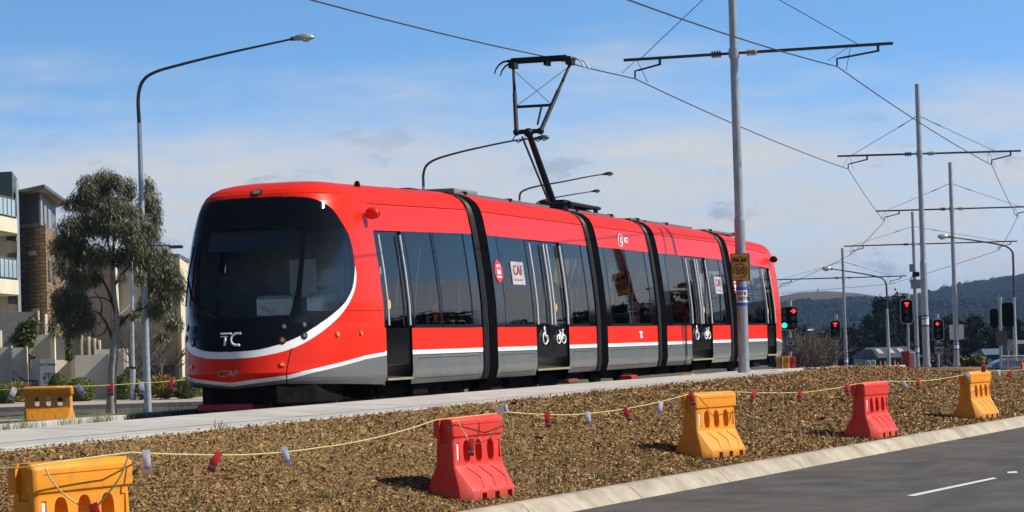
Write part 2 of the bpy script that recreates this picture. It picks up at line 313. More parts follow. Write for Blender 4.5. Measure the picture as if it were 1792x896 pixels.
    # far side of the tracks: kerb, grass strip, side road, footpath (running across the view)
    def strip(name, z0, Z0, Z1, m, th=.0, x0=-26, x1=9):
        q = MB(); q.grid([[gnd(x, Z0, z0-th), gnd(x, Z0, z0), gnd(x, Z1, z0), gnd(x, Z1, z0-th)] for x in np.linspace(x0, x1, 12)]); return kind(q.build(name, m))
    strip('far_kerb', -.80, 67.2, 68.2, CONC, .3)
    strip('grass_strip', -.86, 68.2, 76.5, mat('short grass', (.12, .13, .045), .95, var=.4, scale=3, col2=(.05, .07, .02), bump=.6, bscale=30), .2)
    strip('side_road', -1.0, 76.5, 89.0, ASPH, .1)
    strip('far_kerb', -.84, 88.0, 88.8, CONC2, .3)
    strip('far_footpath', -.85, 88.8, 98.0, mat('warm footpath', (.40, .33, .27), .9, var=.15, scale=1), .2)
    strip('garden_bed', -.83, 98.0, 135.0, mat('garden soil', (.10, .085, .045), .95, var=.3, scale=1.2, col2=(.06, .07, .03)), .2)
setting()

# wood chips lying on the verge: one uncountable mass
CH = [mat('chip %s' % n, c, .9, var=.2) for n, c in (('tan', (.47, .275, .085)), ('brown', (.26, .13, .034)), ('dark', (.055, .030, .012)), ('straw', (.62, .44, .20)), ('grey', (.36, .26, .15)))]
def chips():
    n = 320000
    # density falls with distance so that near chips stay separate
    u = np.random.rand(n); x = np.where(np.random.rand(n) < .10, np.random.uniform(14, 60, n), -37+(u**1.5)*84); t = np.random.rand(n)**.95
    keep = np.ones(n, bool); P = verge(x, t)
    D = (P-CAM)@_F; s = np.random.lognormal(-.22, .33, n)*np.clip(D/30, .85, 1.5)
    L = .0155*s; Wd = .0075*s
    a = np.random.rand(n)*2*np.pi; ti = np.random.normal(0, .45, n); tj = np.random.normal(0, .5, n)
    e1 = np.stack([np.cos(a)*np.cos(ti), np.sin(a)*np.cos(ti), np.sin(ti)], -1); e2 = np.stack([-np.sin(a)*np.cos(tj), np.cos(a)*np.cos(tj), np.sin(tj)], -1)
    P = P+np.array([0, 0, .012])+np.random.rand(n, 1)*np.array([0, 0, .02])
    A = e1*L[:, None]; B = e2*Wd[:, None]
    v = np.stack([P-A-B, P+A-B*.8, P+A*.9+B, P-A+B*.9], 1).reshape(-1, 3); q = np.arange(4*n).reshape(-1, 4)
    pn = (np.sin(P[:, 0]*1.9+np.sin(P[:, 1]*2.3)*1.4)+np.sin(P[:, 1]*3.1+P[:, 0]*.8+1)+np.sin(P[:, 0]*4.7-P[:, 1]*3.9)*.7+np.random.normal(0, .8, n))
    c0 = np.random.choice(5, n, p=[.29, .30, .21, .08, .12]); c1 = np.random.choice(5, n, p=[.14, .34, .40, .03, .09]); mi = np.where(pn > -1.3, c0, c1)
    big = np.random.rand(n) < .004; v.reshape(-1, 4, 3)[big] = (v.reshape(-1, 4, 3)[big]-P[big][:, None])*2.6+P[big][:, None]
    bare = (pn < -2.1) & (np.random.rand(n) < .6); keep = ~bare; q = q[:keep.sum()]; v = v.reshape(-1, 4, 3)[keep].reshape(-1, 3)
    o = npmesh('wood_mulch', v, q, CH, None, mi[keep], smooth=False); kind(o, 'stuff')
    # sparse dry grass tufts
    k = 2600; ct = np.random.rand(150, 2); xs_, ts_ = -34+ct[:, 0]**1.3*46, ct[:, 1]
    vs = []; qs = []; mi = []
    for i in range(150):
        nb = random.randint(12, 34); hh = random.uniform(.05, .16); base = verge(np.array([xs_[i]]), np.array([ts_[i]]))[0]
        for j in range(nb):
            b = base+np.array([random.gauss(0, .07), random.gauss(0, .07), 0]); d = np.array([random.gauss(0, .35), random.gauss(0, .35), 1.]); h = hh*random.uniform(.5, 1.2)
            w = np.array([random.uniform(-1, 1), random.uniform(-1, 1), 0])*.008; k0 = len(vs); vs += [b-w, b+w, b+d*h+w*.2, b+d*h-w*.2]; qs.append((k0, k0+1, k0+2, k0+3)); mi.append((0 if random.random() < .75 else 1) if i % 3 else (1 if random.random() < .8 else 0))
    for i in range(60):
        bx_ = np.array([random.uniform(-28, -14), random.uniform(1.2, 1.5), -.12]); k1 = random.randint(6, 16)
        for j in range(k1):
            b = bx_+np.array([random.gauss(0, .05), random.gauss(0, .04), 0]); h = random.uniform(.14, .26); d = np.array([random.gauss(0, .3), random.gauss(0, .3), 1.]); w = np.array([.012, 0, 0]); k0 = len(vs); vs += [b-w, b+w, b+d*h, b+d*h-w*.3]; qs.append((k0, k0+1, k0+2, k0+3)); mi.append(1)
    o = npmesh('dry_grass', np.array(vs), np.array(qs), [mat('straw grass', (.36, .29, .13), .9), mat('olive grass', (.14, .15, .045), .9)], None, mi, smooth=False); kind(o, 'stuff')
chips()

# ================================================================== TRAM
ST = np.array([[.22, -16.30], [.28, -16.55], [.40, -16.72], [.53, -16.80], [.75, -16.76], [1.0, -16.70], [1.3, -16.58], [1.7, -16.40], [2.2, -16.16], [2.63, -15.95], [2.9, -15.81], [3.12, -15.68], [3.2, -15.58], [3.26, -15.42], [3.31, -15.15], [3.35, -14.8], [3.37, -14.5], [3.38, -14.2]])
BW = np.array([[.22, 1.22], [.28, 1.28], [.45, 1.325], [1.113, 1.325], [1.5, 1.312], [2.0, 1.265], [2.63, 1.182], [2.9, 1.13], [3.02, 1.10], [3.12, 1.05], [3.2, .98], [3.27, .87], [3.33, .68], [3.36, .45], [3.38, 0.0]])
NN = np.array([[.22, 2.2], [.65, 2.2], [1.2, 2.3], [1.75, 2.7], [2.4, 3.4], [2.9, 3.8], [3.38, 3.6]])
SJ = -14.2
def bw(z): return np.interp(z, BW[:, 0], BW[:, 1])
def warp(s, z):
    w = np.clip((np.abs(s)-9.61)/(14.2-9.61), 0, 1); return z-.1*w*np.clip((z-1.2)/1.4, 0, 1)
def nose(u, z):
    n = np.interp(z, NN[:, 0], NN[:, 1]); a = SJ-np.interp(z, ST[:, 0], ST[:, 1]); b = bw(z); t = np.abs(u)*np.pi/2
    y = b*np.sin(t)**(2/n)*np.sign(u); s = SJ-a*np.cos(t)**(2/n); return s, y, warp(s, z)
def npt(u, z, out=0.):
    e = 1e-3; p = np.array(nose(u, z)); a = np.array(nose(u+e, z))-np.array(nose(u-e, z)); b = np.array(nose(u, z+e))-np.array(nose(u, z-e))
    n = np.cross(b, a); n /= np.linalg.norm(n); n = n if n[0] < 0.2 and (n[0]*-1 + (n[1]*np.sign(u) if u else 0)) > -.5 else -n
    return p+n*out, n
def inpoly(px, py, poly):
    r = np.zeros(px.shape, bool); n = len(poly)
    for i in range(n):
        x0, y0 = poly[i]; x1, y1 = poly[(i+1) % n]
        c = ((y0 > py) != (y1 > py)) & (px < (x1-x0)*(py-y0)/((y1-y0) if y1 != y0 else 1e-9)+x0); r ^= c
    return r
def spl(pts, n=12):
    """smooth open polyline through points (Catmull-Rom)"""
    P = np.array(pts, float); Q = np.vstack([2*P[0]-P[1], P, 2*P[-1]-P[-2]]); o = []
    for i in range(1, len(Q)-2):
        for t in np.linspace(0, 1, n, endpoint=False):
            o.append(.5*((2*Q[i])+(-Q[i-1]+Q[i+1])*t+(2*Q[i-1]-5*Q[i]+4*Q[i+1]-Q[i+2])*t*t+(-Q[i-1]+3*Q[i]-3*Q[i+1]+Q[i+2])*t**3))
    return o+[P[-1]]
BK_UP = spl([(-.02, 3.085), (.12, 3.083), (.35, 3.058), (.54, 2.97), (.65, 2.865), (.732, 2.715), (.803, 2.525), (.825, 2.29), (.822, 2.06)])
BK_LO = spl([(.822, 2.06), (.787, 1.80), (.738, 1.60), (.652, 1.40), (.49, 1.135), (.348, .962), (.17, .853), (-.02, .828)])
W1_LO = spl([(-.02, .733), (.17, .757), (.353, .845), (.495, 1.003), (.652, 1.28), (.765, 1.60), (.815, 1.85), (.823, 2.05)])
BLACKP = BK_UP+BK_LO[1:]; WHITEP = BK_LO+W1_LO[:-1]
SCR = [(-.02, 1.30), (.325, 1.285), (.333, 1.75), (.288, 2.6), (.30, 2.62), (.30, 2.66), (-.02, 2.66)]
CABW = spl([(.345, 2.60), (.352, 2.2), (.372, 1.75), (.385, 1.39)], 6)[:-1]+spl([(.385, 1.39), (.648, 1.375), (.70, 1.52), (.738, 1.71), (.778, 2.15), (.758, 2.60)], 8)
W2T = np.array([(0, .41), (.157, .45), (.34, .489), (.502, .568), (.682, .648), (.845, .727), (.983, .762), (1, .765)])
W2B = W2T-np.array([0, .052])

SIDEG = glass_mat('cab side glass', (.93, .96, .95), (.95, .98, 1))
def build_nose(root, flip):
    us = np.linspace(-1, 1, 721); zz = np.concatenate([np.linspace(.22, 1.3, 260), np.linspace(1.3, 3.12, 230)[1:], np.linspace(3.12, 3.38, 70)[1:]])
    U_, Z_ = np.meshgrid(us, zz); s, y, z = nose(U_, Z_); P = np.stack([s, y, z], -1)
    uc = np.abs((U_[:-1, :-1]+U_[1:, 1:])/2); zc = (Z_[:-1, :-1]+Z_[1:, 1:])/2
    lab = np.zeros(uc.shape, int)      # 0 red
    w2t = np.interp(uc, W2T[:, 0], W2T[:, 1]); w2b = np.interp(uc, W2B[:, 0], W2B[:, 1])
    lab[zc < w2t] = 1; lab[zc < w2b] = 2
    lab[inpoly(uc, zc, WHITEP)] = 1
    bl = inpoly(uc, zc, BLACKP); lab[bl] = 3
    lab[bl & inpoly(uc, zc, SCR)] = 4; lab[bl & inpoly(uc, zc, CABW)] = 5
    bot = np.interp(uc, [0, .03, .3, .7, 1], [.33, .33, .375, .34, .30]); lab[zc < bot] = -1
    # thin panel seams
    seam = (np.abs(uc-(.36-.03*(.85-zc)/.45)) < .0035) & (zc < .86) & (zc > .38); lab[seam] = 6
    seam = (np.abs(zc-1.375) < .006) & (uc > .70) & (uc < .995) & ~bl & (lab == 0); lab[seam] = 6
    seam = (np.abs(zc-3.13+.0*uc) < .004) & (uc < .80) & (lab == 0); lab[seam] = 6
    idx = np.arange(U_.size).reshape(U_.shape); q = np.stack([idx[:-1, :-1], idx[1:, :-1], idx[1:, 1:], idx[:-1, 1:]], -1)
    V3 = P.reshape(-1, 3).copy()
    if flip: V3[:, 0] *= -1; V3[:, 1] *= -1
    def sub(name, ids, mats, lm, parent):
        mk = np.isin(lab, ids); Q = q[mk]; un, inv = np.unique(Q, return_inverse=True)
        return npmesh(name, V3[un], inv.reshape(Q.shape), mats, parent, np.vectorize(lm.get)(lab[mk]))
    shell = sub('cab_shell', [0, 1, 2, 6], [RED, WHITE, GREY, BLACK], {0: 0, 1: 1, 2: 2, 6: 3}, root)
    mask = sub('cab_front_panel', [3], [BLACKG], {3: 0}, root)
    w = sub('windscreen', [4], [SCREEN], {4: 0}, root)
    lab[(lab == 5) & (U_[:-1, :-1] > 0)] = 7
    for k in (5, 7): sub('cab_side_window', [k], [SIDEG], {k: 0}, root)
    f = -1 if flip else 1
    def tr(p): return np.array([p[0]*f, p[1]*f, p[2]])
    for sg in (-1, 1):
        for uu, z0, rr, mm in ((.302, .972, .040, 'r'), (.302, 1.155, .032, 'k'), (.425, 1.178, .036, 'k'), (.432, 1.028, .036, 'k')):
            p, n = npt(sg*uu, z0, .006); b = MB(); t = np.cross(n, [0, 0, 1]); t /= np.linalg.norm(t); k = np.cross(t, n)
            b.disc(tr(p-n*.01), tr(t)*rr*1.45, tr(k)*rr*1.45, 20, 0, tr(n)*.014); b.disc(tr(p), tr(t)*rr, tr(k)*rr, 20, 1, tr(n)*.008)
            b.disc(tr(p+n*.008), tr(t)*rr*.55, tr(k)*rr*.55, 16, 2, tr(n)*.003)
            b.build('headlight', [BLACK, mat('lamp red lens', (.22, .012, .012), .15) if mm == 'r' else mat('lamp dark lens', (.05, .055, .06), .1), mat('lamp clear lens', (.20, .21, .23), .12)], mask)
        for uu, z0, rx, ry in ((.643, 1.036, .05, .045), (.81, 1.044, .045, .04), (.312, .64, .05, .035)):
            p, n = npt(sg*uu, z0, .0); t = np.cross(n, [0, 0, 1]); t /= np.linalg.norm(t); k = np.cross(t, n)
            b = MB(); b.disc(tr(p-n*.01), tr(t)*rx, tr(k)*ry, 18, 0, tr(n)*.02); b.disc(tr(p+n*.01), tr(t)*rx*.7, tr(k)*ry*.7, 16, 1, tr(n)*.012)
            b.build('indicator_lamp', [RED if uu < .5 else mat('amber housing', (.35, .10, .02), .3), mat('amber lens', (.75, .22, .02), .15)], shell)
        # camera pod on the shoulder
        p, n = npt(sg*.985, 2.86); b = MB(); c = np.array([-14.42, sg*1.26, 2.765])
        b.ball(tr(c), .07, .11, .088, 0, 18, 12); pod = b.build('camera_pod', [RED], root, True)
        b = MB(); b.ball(tr(c+np.array([.06, sg*.01, -.005])), .05, .095, .075, 0, 16, 10); b.build('pod_lens', [BLACKG], pod, True)
    p, n = npt(0.0001, 3.16, .0); t = np.array([0, 1., 0]); k = np.cross(t, n)
    b = MB(); b.disc(tr(p-n*.01), tr(t)*.085, tr(k)*.075, 24, 0, tr(n)*.02); b.disc(tr(p+n*.01), tr(t)*.062, tr(k)*.054, 24, 1, tr(n)*.006); b.build('roof_lamp', [BLACK, mat('grey lens', (.16, .18, .19), .12)], shell)
    # wiper
    b = MB(); P_ = lambda u_, z_, o_: tr(npt(u_, z_, o_)[0])
    b.tube([P_(.365, 2.40, .035), P_(.395, 1.95, .04), P_(.42, 1.50, .035)], .013, 6); b.tube([P_(.395, 1.92, .05), P_(.30, 1.60, .055), P_(.10, 1.27, .03)], .015, 6); b.build('wiper', [BLACK], w)
    # front skirt under the nose
    b = MB(); pts = [(-16.50, -.58), (-16.50, .40), (-16.2, .66), (-15.2, .9), (-15.2, -1.05), (-16.0, -.95)]
    pts = [(a*f, c*f) for a, c in pts]; b.prism(pts, .10, .36); b.build('front_skirt', [DARK], root, bevel=.02)
    return shell, mask, tr

MODS = [(-14.2, -9.61), (-8.89, -2.71), (-1.99, 1.99), (2.71, 8.89), (9.61, 14.2)]
# window band split: (start, end, what)
SEG1 = [(-14.2, -14.14, 'p'), (-14.14, -13.02, 'd1'), (-13.02, -12.92, 'p'), (-12.92, -11.66, 'g'), (-11.66, -11.60, 'p'), (-11.60, -10.08, 'g'), (-10.08, -10.03, 'p'), (-10.03, -9.61, 'g0')]
SEG2 = [(-8.89, -8.36, 'p'), (-8.36, -6.72, 'g'), (-6.72, -6.62, 'p'), (-6.62, -4.58, 'd2'), (-4.58, -4.46, 'p'), (-4.46, -3.18, 'g'), (-3.18, -3.12, 'p'), (-3.12, -2.71, 'g0')]
SEG3 = [(-1.99, -1.62, 'p'), (-1.62, -.06, 'g'), (-.06, 0.0, 'p'), (0.0, 1.56, 'g'), (1.56, 1.62, 'p'), (1.62, 1.99, 'g0')]
def mirror(S): return [(-b, -a, k) for a, b, k in S[::-1]]
SEG4 = [(a+11.6, b+11.6, k) for a, b, k in SEG2]; SEG5 = mirror(SEG1)
SEGS = [SEG1, SEG2, SEG3, SEG4, SEG5]
def strip_side(mb, s0, s1, zlist, sg, mi, out=0., ns=2):
    xs = np.linspace(s0, s1, ns)
    mb.grid([[(x, sg*(bw(z)+out), warp(x, z)) for z in zlist] for x in xs], mi)
def build_tram():
    root = thing('tram', (-16.7, 0, 0), 'long red white and grey articulated tram with raised pantograph on the track', 'tram')
    for flip in (False, True):
        shell, mask, tr = build_nose(root, flip)
        if not flip:
            # lettering on the nose
            def stroke(b, pts, u0=0., w=.014, z0=0.):
                q = []
                for (a, c) in pts:
                    p, n = npt(1e-3, z0+c, .008); q.append(np.array([p[0], -a, p[2]]))
                b.tube(q, w, 6)
            b = MB(); z0 = 1.0
            stroke(b, [(-.15, .080), (.005, .080)], z0=z0, w=.014); stroke(b, [(-.15, .040), (-.045, .040)], z0=z0, w=.009)
            stroke(b, [(-.075, .03), (-.075, -.085)], z0=z0, w=.018)
            stroke(b, [(.145, .080)]+[(.09-.075*math.sin(k*math.pi/12), .080*math.cos(k*math.pi/12)) for k in range(13)]+[(.145, -.080)], z0=z0, w=.017)
            b.build('emblem', [DECW], mask)
            p, n = npt(1e-3, .535, .004); yd = np.cross(n, [0, -1., 0]); yd = yd if yd[2] > 0 else -yd
            put_text('maker_lettering', 'AF', .112, p+np.array([0, -.065, 0]), (0, -1, 0), yd, mat('dull silver lettering', (.30, .28, .28), .5), shell, bold=.003, sx=1.2)
            b = MB(); q = [np.array([npt(1e-3, .535+c, .006)[0][0], -a, npt(1e-3, .535+c, .006)[0][2]]) for a, c in ((-.02, .035), (-.13, .035), (-.15, .012), (-.15, -.012), (-.13, -.03), (-.02, -.03))]
            b.tube(q, .009, 6); b.build('maker_lettering', [MATS['dull silver lettering']], shell)
    zl = [.28, .34, .45, .58, .703]; zw = [.715, .782]; zr = [.782, .95, 1.113]; zb = [1.113, 1.5, 2.0, 2.63]; zu = [2.63, 2.9, 3.015]; zo = [3.027, 3.06, 3.12, 3.16, 3.2, 3.235, 3.27, 3.30, 3.33, 3.345, 3.36, 3.372, 3.38]
    for mi_, ((s0, s1), segs) in enumerate(zip(MODS, SEGS)):
        b = MB(); ends = 3
        for sg in (-1, 1):
            xs = [s0]+[v for a, c, k in segs if k[0] == 'd' for v in (a, c)]+[s1]; doors = [(a, c) for a, c, k in segs if k[0] == 'd']
            for a, c in zip(xs[:-1], xs[1:]):
                if (a, c) in doors or c-a < 1e-6: continue
                strip_side(b, a, c, zl, sg, 2); strip_side(b, a, c, [.703, .715], sg, 3, -.002); strip_side(b, a, c, zw, sg, 1); strip_side(b, a, c, zr, sg, 0)
            strip_side(b, s0, s1, zu, sg, 0, 0, 5); strip_side(b, s0, s1, [3.012, 3.03], sg, 3, -.006, 5); strip_side(b, s0, s1, zo, sg, 0, 0, 5)
        b.grid([[(x, y, .28) for y in (-1.28, 1.28)] for x in (s0, s1)], 3)                      # underside
        b.grid([[(x, y, .36) for y in (-1.3, 1.3)] for x in (s0, s1)], 3)                       # floor
        b.grid([[(x, y, 2.62) for y in (-1.17, 1.17)] for x in (s0, s1)], 4)                    # ceiling
        zz = np.concatenate([np.linspace(.28, 3.33, 40), [3.36, 3.38]])
        body = b.build('car_body', [RED, WHITE, GREY, BLACK, mat('cream interior', (.42, .42, .40), .6)], root, True)
        # roof centre joint line, skirt hatches
        sm = (s0+s1)/2+.25
        for sg in (-1, 1):
            h = MB()
            for (a, c, z0, z1) in [(q0+.25, q1-.2, .36, .66) for q0, q1 in zip([s0]+[cc for aa, cc, k in segs if k[0] == 'd'], [aa for aa, cc, k in segs if k[0] == 'd']+[s1]) if q1-q0 > 1.6]:
                y = lambda z: sg*(bw(z)+.003)
                for (xa, za, xb, zb_) in ((a, z0, c, z0), (a, z1, c, z1), (a, z0, a, z1), (c, z0, c, z1)): h.tube([(xa, y(za), za), (xb, y(zb_), zb_)], .005, 4)
            if h.v: h.build('hatch_seam', [mat('dark seam line', (.05, .05, .055), .7)], body)
            h = MB(); h.tube([(sm, sg*(bw(z)+.001), warp(sm, z)) for z in zo], .004, 4)
            h.build('panel_seam', [mat('dark seam line', (.05, .05, .055), .7)], body)
        for sg in (-1, 1):
            for a, c, k in segs:
                if k in ('p', 'g0'):
                    pil = MB(); strip_side(pil, a, c, zb, sg, 0); pil.build('window_pillar', [BLACKG], root, True)
                elif k == 'g':
                    g = MB(); strip_side(g, a, c, zb, sg, 0, -.004); w = g.build('window', [GLASS], root, True)
                    fr = MB()
                    for (xa, xb) in ((a, a+.03), (c-.03, c)): strip_side(fr, xa, xb, zb, sg, 0, .004)
                    strip_side(fr, a, c, [1.113, 1.16], sg, 0, .004); fr.build('window_frame', [BLACK], w)
                else:
                    d = MB(); zd = [.385, .6, 1.113]; strip_side(d, a, c, zd, sg, 0, -.03)
                    leaves = [(a, c)] if k == 'd1' else [(a, (a+c)/2), ((a+c)/2, c)]
                    for la, lc in leaves:
                        strip_side(d, la, la+.10, zb, sg, 0, -.03); strip_side(d, lc-.10, lc, zb, sg, 0, -.03)
                        strip_side(d, lc-.008, lc+.008, [.40, 1.113, 2.0, 2.6], sg, 1, -.026)
                    for xx in (a, c): d.grid([[(xx, sg*(bw(z)+o), warp(xx, z)) for z in (.385, 1.113, 1.5, 2., 2.63)] for o in (-.03, .0)], 1)
                    dr = d.build('door', [DOORM, BLACK], root, True)
                    for la, lc in leaves:
                        g = MB(); strip_side(g, la+.10, lc-.10, zb, sg, 0, -.034); g.build('door_window', [GLASS], dr, True)
                    hs = [a+.10, c-.10] if k == 'd1' else [a+.08, (a+c)/2-.10, (a+c)/2+.10, c-.08]
                    for x in hs:
                        h = MB(); h.tube([(x, sg*(bw(z)+.012), warp(x, z)) for z in (1.15, 1.5, 2.0, 2.57)], .017 if k == 'd1' else .02, 8); h.build('handrail', [CHROME], dr, True)
                    h = MB(); h.box(a+.02, c-.02, sg*1.30-.03, sg*1.30+.05, .352, .385, 0); h.build('door_step', [mat('brass step edge', (.42, .36, .20), .5, .4)], dr)
                    h = MB(); xb_ = (a+.16) if k == 'd1' else (a+c)/2+.22; h.disc((xb_, sg*(bw(1.45)+.0), 1.45), (.045, 0, 0), (0, 0, .07), 16, 0, (0, sg*.02, 0)); h.build('door_button', [mat('yellow button', (.75, .5, .04), .4)], dr)
        # seats with plastic film, seen dimly through the glass
        sb = MB(); x = s0+1.0
        while x < s1-.8:
            if not any(k[0] == 'd' and a-.5 < x < c+.4 for a, c, k in segs):
                for yy in (-.85, .85):
                    sb.box(x-.05, x+.05, yy-.36, yy+.36, .55, 1.38 if (int(x*7) % 2) else 1.22); sb.box(x, x+.45, yy-.36, yy+.36, .55, .80)
            x += 1.25
        if sb.v: sb.build('passenger_seat', [mat('seat moquette under film', (.22, .23, .25), .35, var=.3)], body, bevel=.03)
        pb = MB()
        for x in np.arange(s0+1.0, s1-.4, 1.6):
            pb.tube([(x, -.35, .36), (x, -.35, 2.6)], .018, 8)
        pb.build('grab_pole', [mat('grab pole yellow', (.55, .50, .35), .35)], body)
    # gangway bellows
    for (a, c) in [(-9.61, -8.89), (-2.71, -1.99), (1.99, 2.71), (8.89, 9.61)]:
        b = MB(); xs = np.linspace(a-.02, c+.02, 33); zz = [.20, .28, .45, .8, 1.113, 1.5, 2.0, 2.63, 2.9, 3.06, 3.16, 3.25, 3.31, 3.345, 3.365, 3.38]
        P = []
        for i, x in enumerate(xs):
            fr = (x-a)/(c-a); lip = fr < .06 or fr > .93
            off = .012 if lip else (.004 if fr > .46 else -.045-.03*math.cos(fr*2*math.pi*7))
            row = []
            for sg in (-1, 1):
                r = []
                for z in zz:
                    w = max(0., bw(z)+off) if bw(z) > 0 else 0.; zq = z+(off*.9 if z > 3.0 else 0)
                    r.append((x, sg*w, warp(x, zq)))
                row += r if sg < 0 else r[::-1]
            P.append(row)
        b.grid(P); gw = b.build('gangway', [mat('gangway matt rubber', (.003, .003, .0035), .9, var=.2, spec=.02)], root, True)
        b = MB()
        for fr in (.10, .20, .30, .40):
            x = a+(c-a)*fr; b.tube([(x, -(bw(z)-.005), z) for z in zz[1:-3]], .008, 6); b.tube([(x, (bw(z)-.005), z) for z in zz[1:-3]], .010, 6)
        b.build('gangway_rib', [mat('grey rubber rib', (.07, .072, .075), .45)], gw, True)
    # bogies with wheels
    for x0 in (-12.3, 0., 12.3):
        b = MB(); b.box(x0-1.5, x0+1.5, -1.05, 1.05, .12, .30); b.box(x0-.35, x0+.35, -1.18, 1.18, .10, .28); bg = b.build('bogie', [DARK], root, bevel=.03)
        for dx in (-.9, .9):
            for sg in (-1, 1):
                w = MB(); w.tube([(x0+dx, sg*.68, .30), (x0+dx, sg*.82, .30)], .30, 28); w.tube([(x0+dx, sg*.82, .30), (x0+dx, sg*.85, .30)], [.22, .18], 24, 1); w.build('wheel', [RUST, DARK], bg)
    b = MB()
    for x in np.arange(-14, 14.5, 1.7):
        b.box(x, x+1.25, -1.0, 1.0, .10+.05*random.random(), .28)
    b.build('underfloor_equipment', [DARK], root)
    # roof equipment
    def roofbox(x0, x1, y0, y1, z0, z1, m, nm='roof_box'): r = MB(); r.box(x0, x1, y0, y1, z0, z1); return r.build(nm, [m], root, bevel=.02)
    GB = mat('grey roof box', (.20, .21, .22), .55)
    roofbox(-8.4, -7.15, -.50, .1, 3.38, 3.465, GB); roofbox(-10.4, -9.7, -.42, .2, 3.33, 3.375, BLACK)
    for x0, x1 in ((-8.6, -3.0), (-1.7, 1.7), (3.0, 8.6), (9.9, 13.6)):
        r = MB()
        r.box(x0, x1, -.56, .56, 3.345, 3.395, 0)
        n = int((x1-x0)/.85)
        for i in range(0, n, 3): xx = x0+.5+i*.85; r.box(xx, xx+.13, -.585, -.48, 3.37, 3.415, 1)
        r.build('roof_rail', [mat('roof deck grey', (.12, .125, .13), .6), BLACK], root)
    for x0, x1, z1 in ((-.1, .5, 3.45), (.9, 1.3, 3.425), (3.4, 4.6, 3.415), (6.2, 7.2, 3.41), (10.2, 11.0, 3.41)): roofbox(x0, x1, -.40, .40, 3.385, z1, DARK)
    for dx, dy in ((-13.72, -.78), (-13.62, -.74), (-15.05, .86)):
        r = MB(); r.ball((dx, dy, 3.235 if dy < 0 else 3.08), .045, .045, .06, 0, 10, 6); r.build('roof_sensor', [BLACK], root)
    # pantograph
    pn = bpy.data.objects.new('pantograph', None); COL.objects.link(pn); pn.parent = root
    def pt(x, y, Y=0.): return aty(x, y, Y)
    r = MB(); bx = pt(968, 350)[0]
    for yy in (-.5, .5): r.tube([(bx-.6, yy, 3.52), (bx+1.6, yy, 3.50)], .035, 8)
    for xx in (bx-.5, bx+.2, bx+.9, bx+1.5): r.tube([(xx, -.5, 3.51), (xx, .5, 3.51)], .035, 8)
    for xx in (bx-.5, bx+1.3):
        for yy in (-.5, .5): r.tube([(xx, yy, 3.36), (xx, yy, 3.5)], .05, 8)
    r.box(bx-.12, bx+.3, -.25, .25, 3.42, 3.62); r.build('pantograph_base', [PANTO], pn)
    kn = pt(925, 232); r = MB(); r.tube([(bx, 0, 3.58), kn], [.07, .058], 12); r.build('lower_arm', [PANTO], pn)
    r = MB(); r.tube([(bx-.35, -.02, 3.55), pt(914, 240)], .022, 8); r.build('coupling_rod', [STEELD], pn)
    # upper frame: spreads sideways to the two ends of the collector head
    xk = kn[0]; kl = np.array([xk, .24, kn[2]+.02]); kr = np.array([xk, -.24, kn[2]+.02])
    hx = -1.35; hz = 6.36; hl = np.array([hx, .58, hz-.13]); hr = np.array([hx, -.58, hz-.13])
    r = MB(); r.tube([kl+(0, .05, 0), kr-(0, .05, 0)], .045, 8); r.ball(kl, .07, .07, .07); r.ball(kr, .07, .07, .07); r.ball(kn, .10, .10, .09)
    for sgn in (1, -1): r.tube([kn+(0, .25*sgn, -.02), kn+(-.06, .30*sgn, -.12), kn+(-.05, .2*sgn, -.18), kn+(0, .05*sgn, -.1)], .012, 6)
    r.build('knee_joint', [PANTO], pn, True)
    for p0, p1 in ((kl, hl), (kr, hr)):
        r = MB(); r.tube([p0, p0*.4+p1*.6, p0*.39+p1*.61, p1], [.042, .04, .03, .028], 8); r.build('upper_arm', [PANTO], pn)
    m0 = kl*.62+hl*.38; m1 = kr*.62+hr*.38
    r = MB(); r.tube([m0, m1], .028, 8); r.tube([m1*.72+m0*.28, kr*.9+hr*.1+(0, .12, 0)], .022, 8)
    r.tube([kl*.62+hl*.38, hr*.95+kr*.05], .006, 5); r.tube([kr*.62+hr*.38, hl*.95+kl*.05], .006, 5); r.build('cross_brace', [PANTO], pn)
    r = MB()
    for dx in (-.19, .19):
        r.tube([(hx+dx, .64, hz-.03), (hx+dx, -.64, hz-.03)], .026, 8); r.box(hx+dx-.03, hx+dx+.03, -.56, .56, hz-.03, hz+.02)
    for yy in (.58, -.58): r.tube([(hx-.2, yy, hz-.05), (hx+.2, yy, hz-.05)], .03, 8); r.box(hx-.14, hx+.14, yy-.06, yy+.06, hz-.16, hz-.05)
    for dx in (-.06, .10): r.box(hx+dx, hx+dx+.06, -.12-.2*abs(dx), -.04-.2*abs(dx), hz-.14, hz-.03)
    r.build('collector_head', [PANTO], pn)
    for sg, m in ((1, PANTO), (-1, CHROME)):
        for dx in (-.19, .19):
            r = MB(); r.tube([(hx+dx, sg*(.64+a), hz-.03-b_) for a, b_ in ((0, 0), (.08, .01), (.17, .06), (.24, .15), (.27, .24))], [.02, .02, .018, .015, .012], 8); r.build('horn', [m], pn, True)
    # stickers on the near side
    def side_at(x, z, o=.006): return np.array([x, -(bw(z)+o), warp(x, z)])
    def quad(name, x0, x1, z0, z1, m, o=.006): b = MB(); b.add([side_at(x0, z0, o), side_at(x1, z0, o), side_at(x1, z1, o), side_at(x0, z1, o)], [(0, 1, 2, 3)]); return b.build(name, [m], root)
    def updir(z): a = side_at(0, z+.1); b_ = side_at(0, z-.1); return a-b_
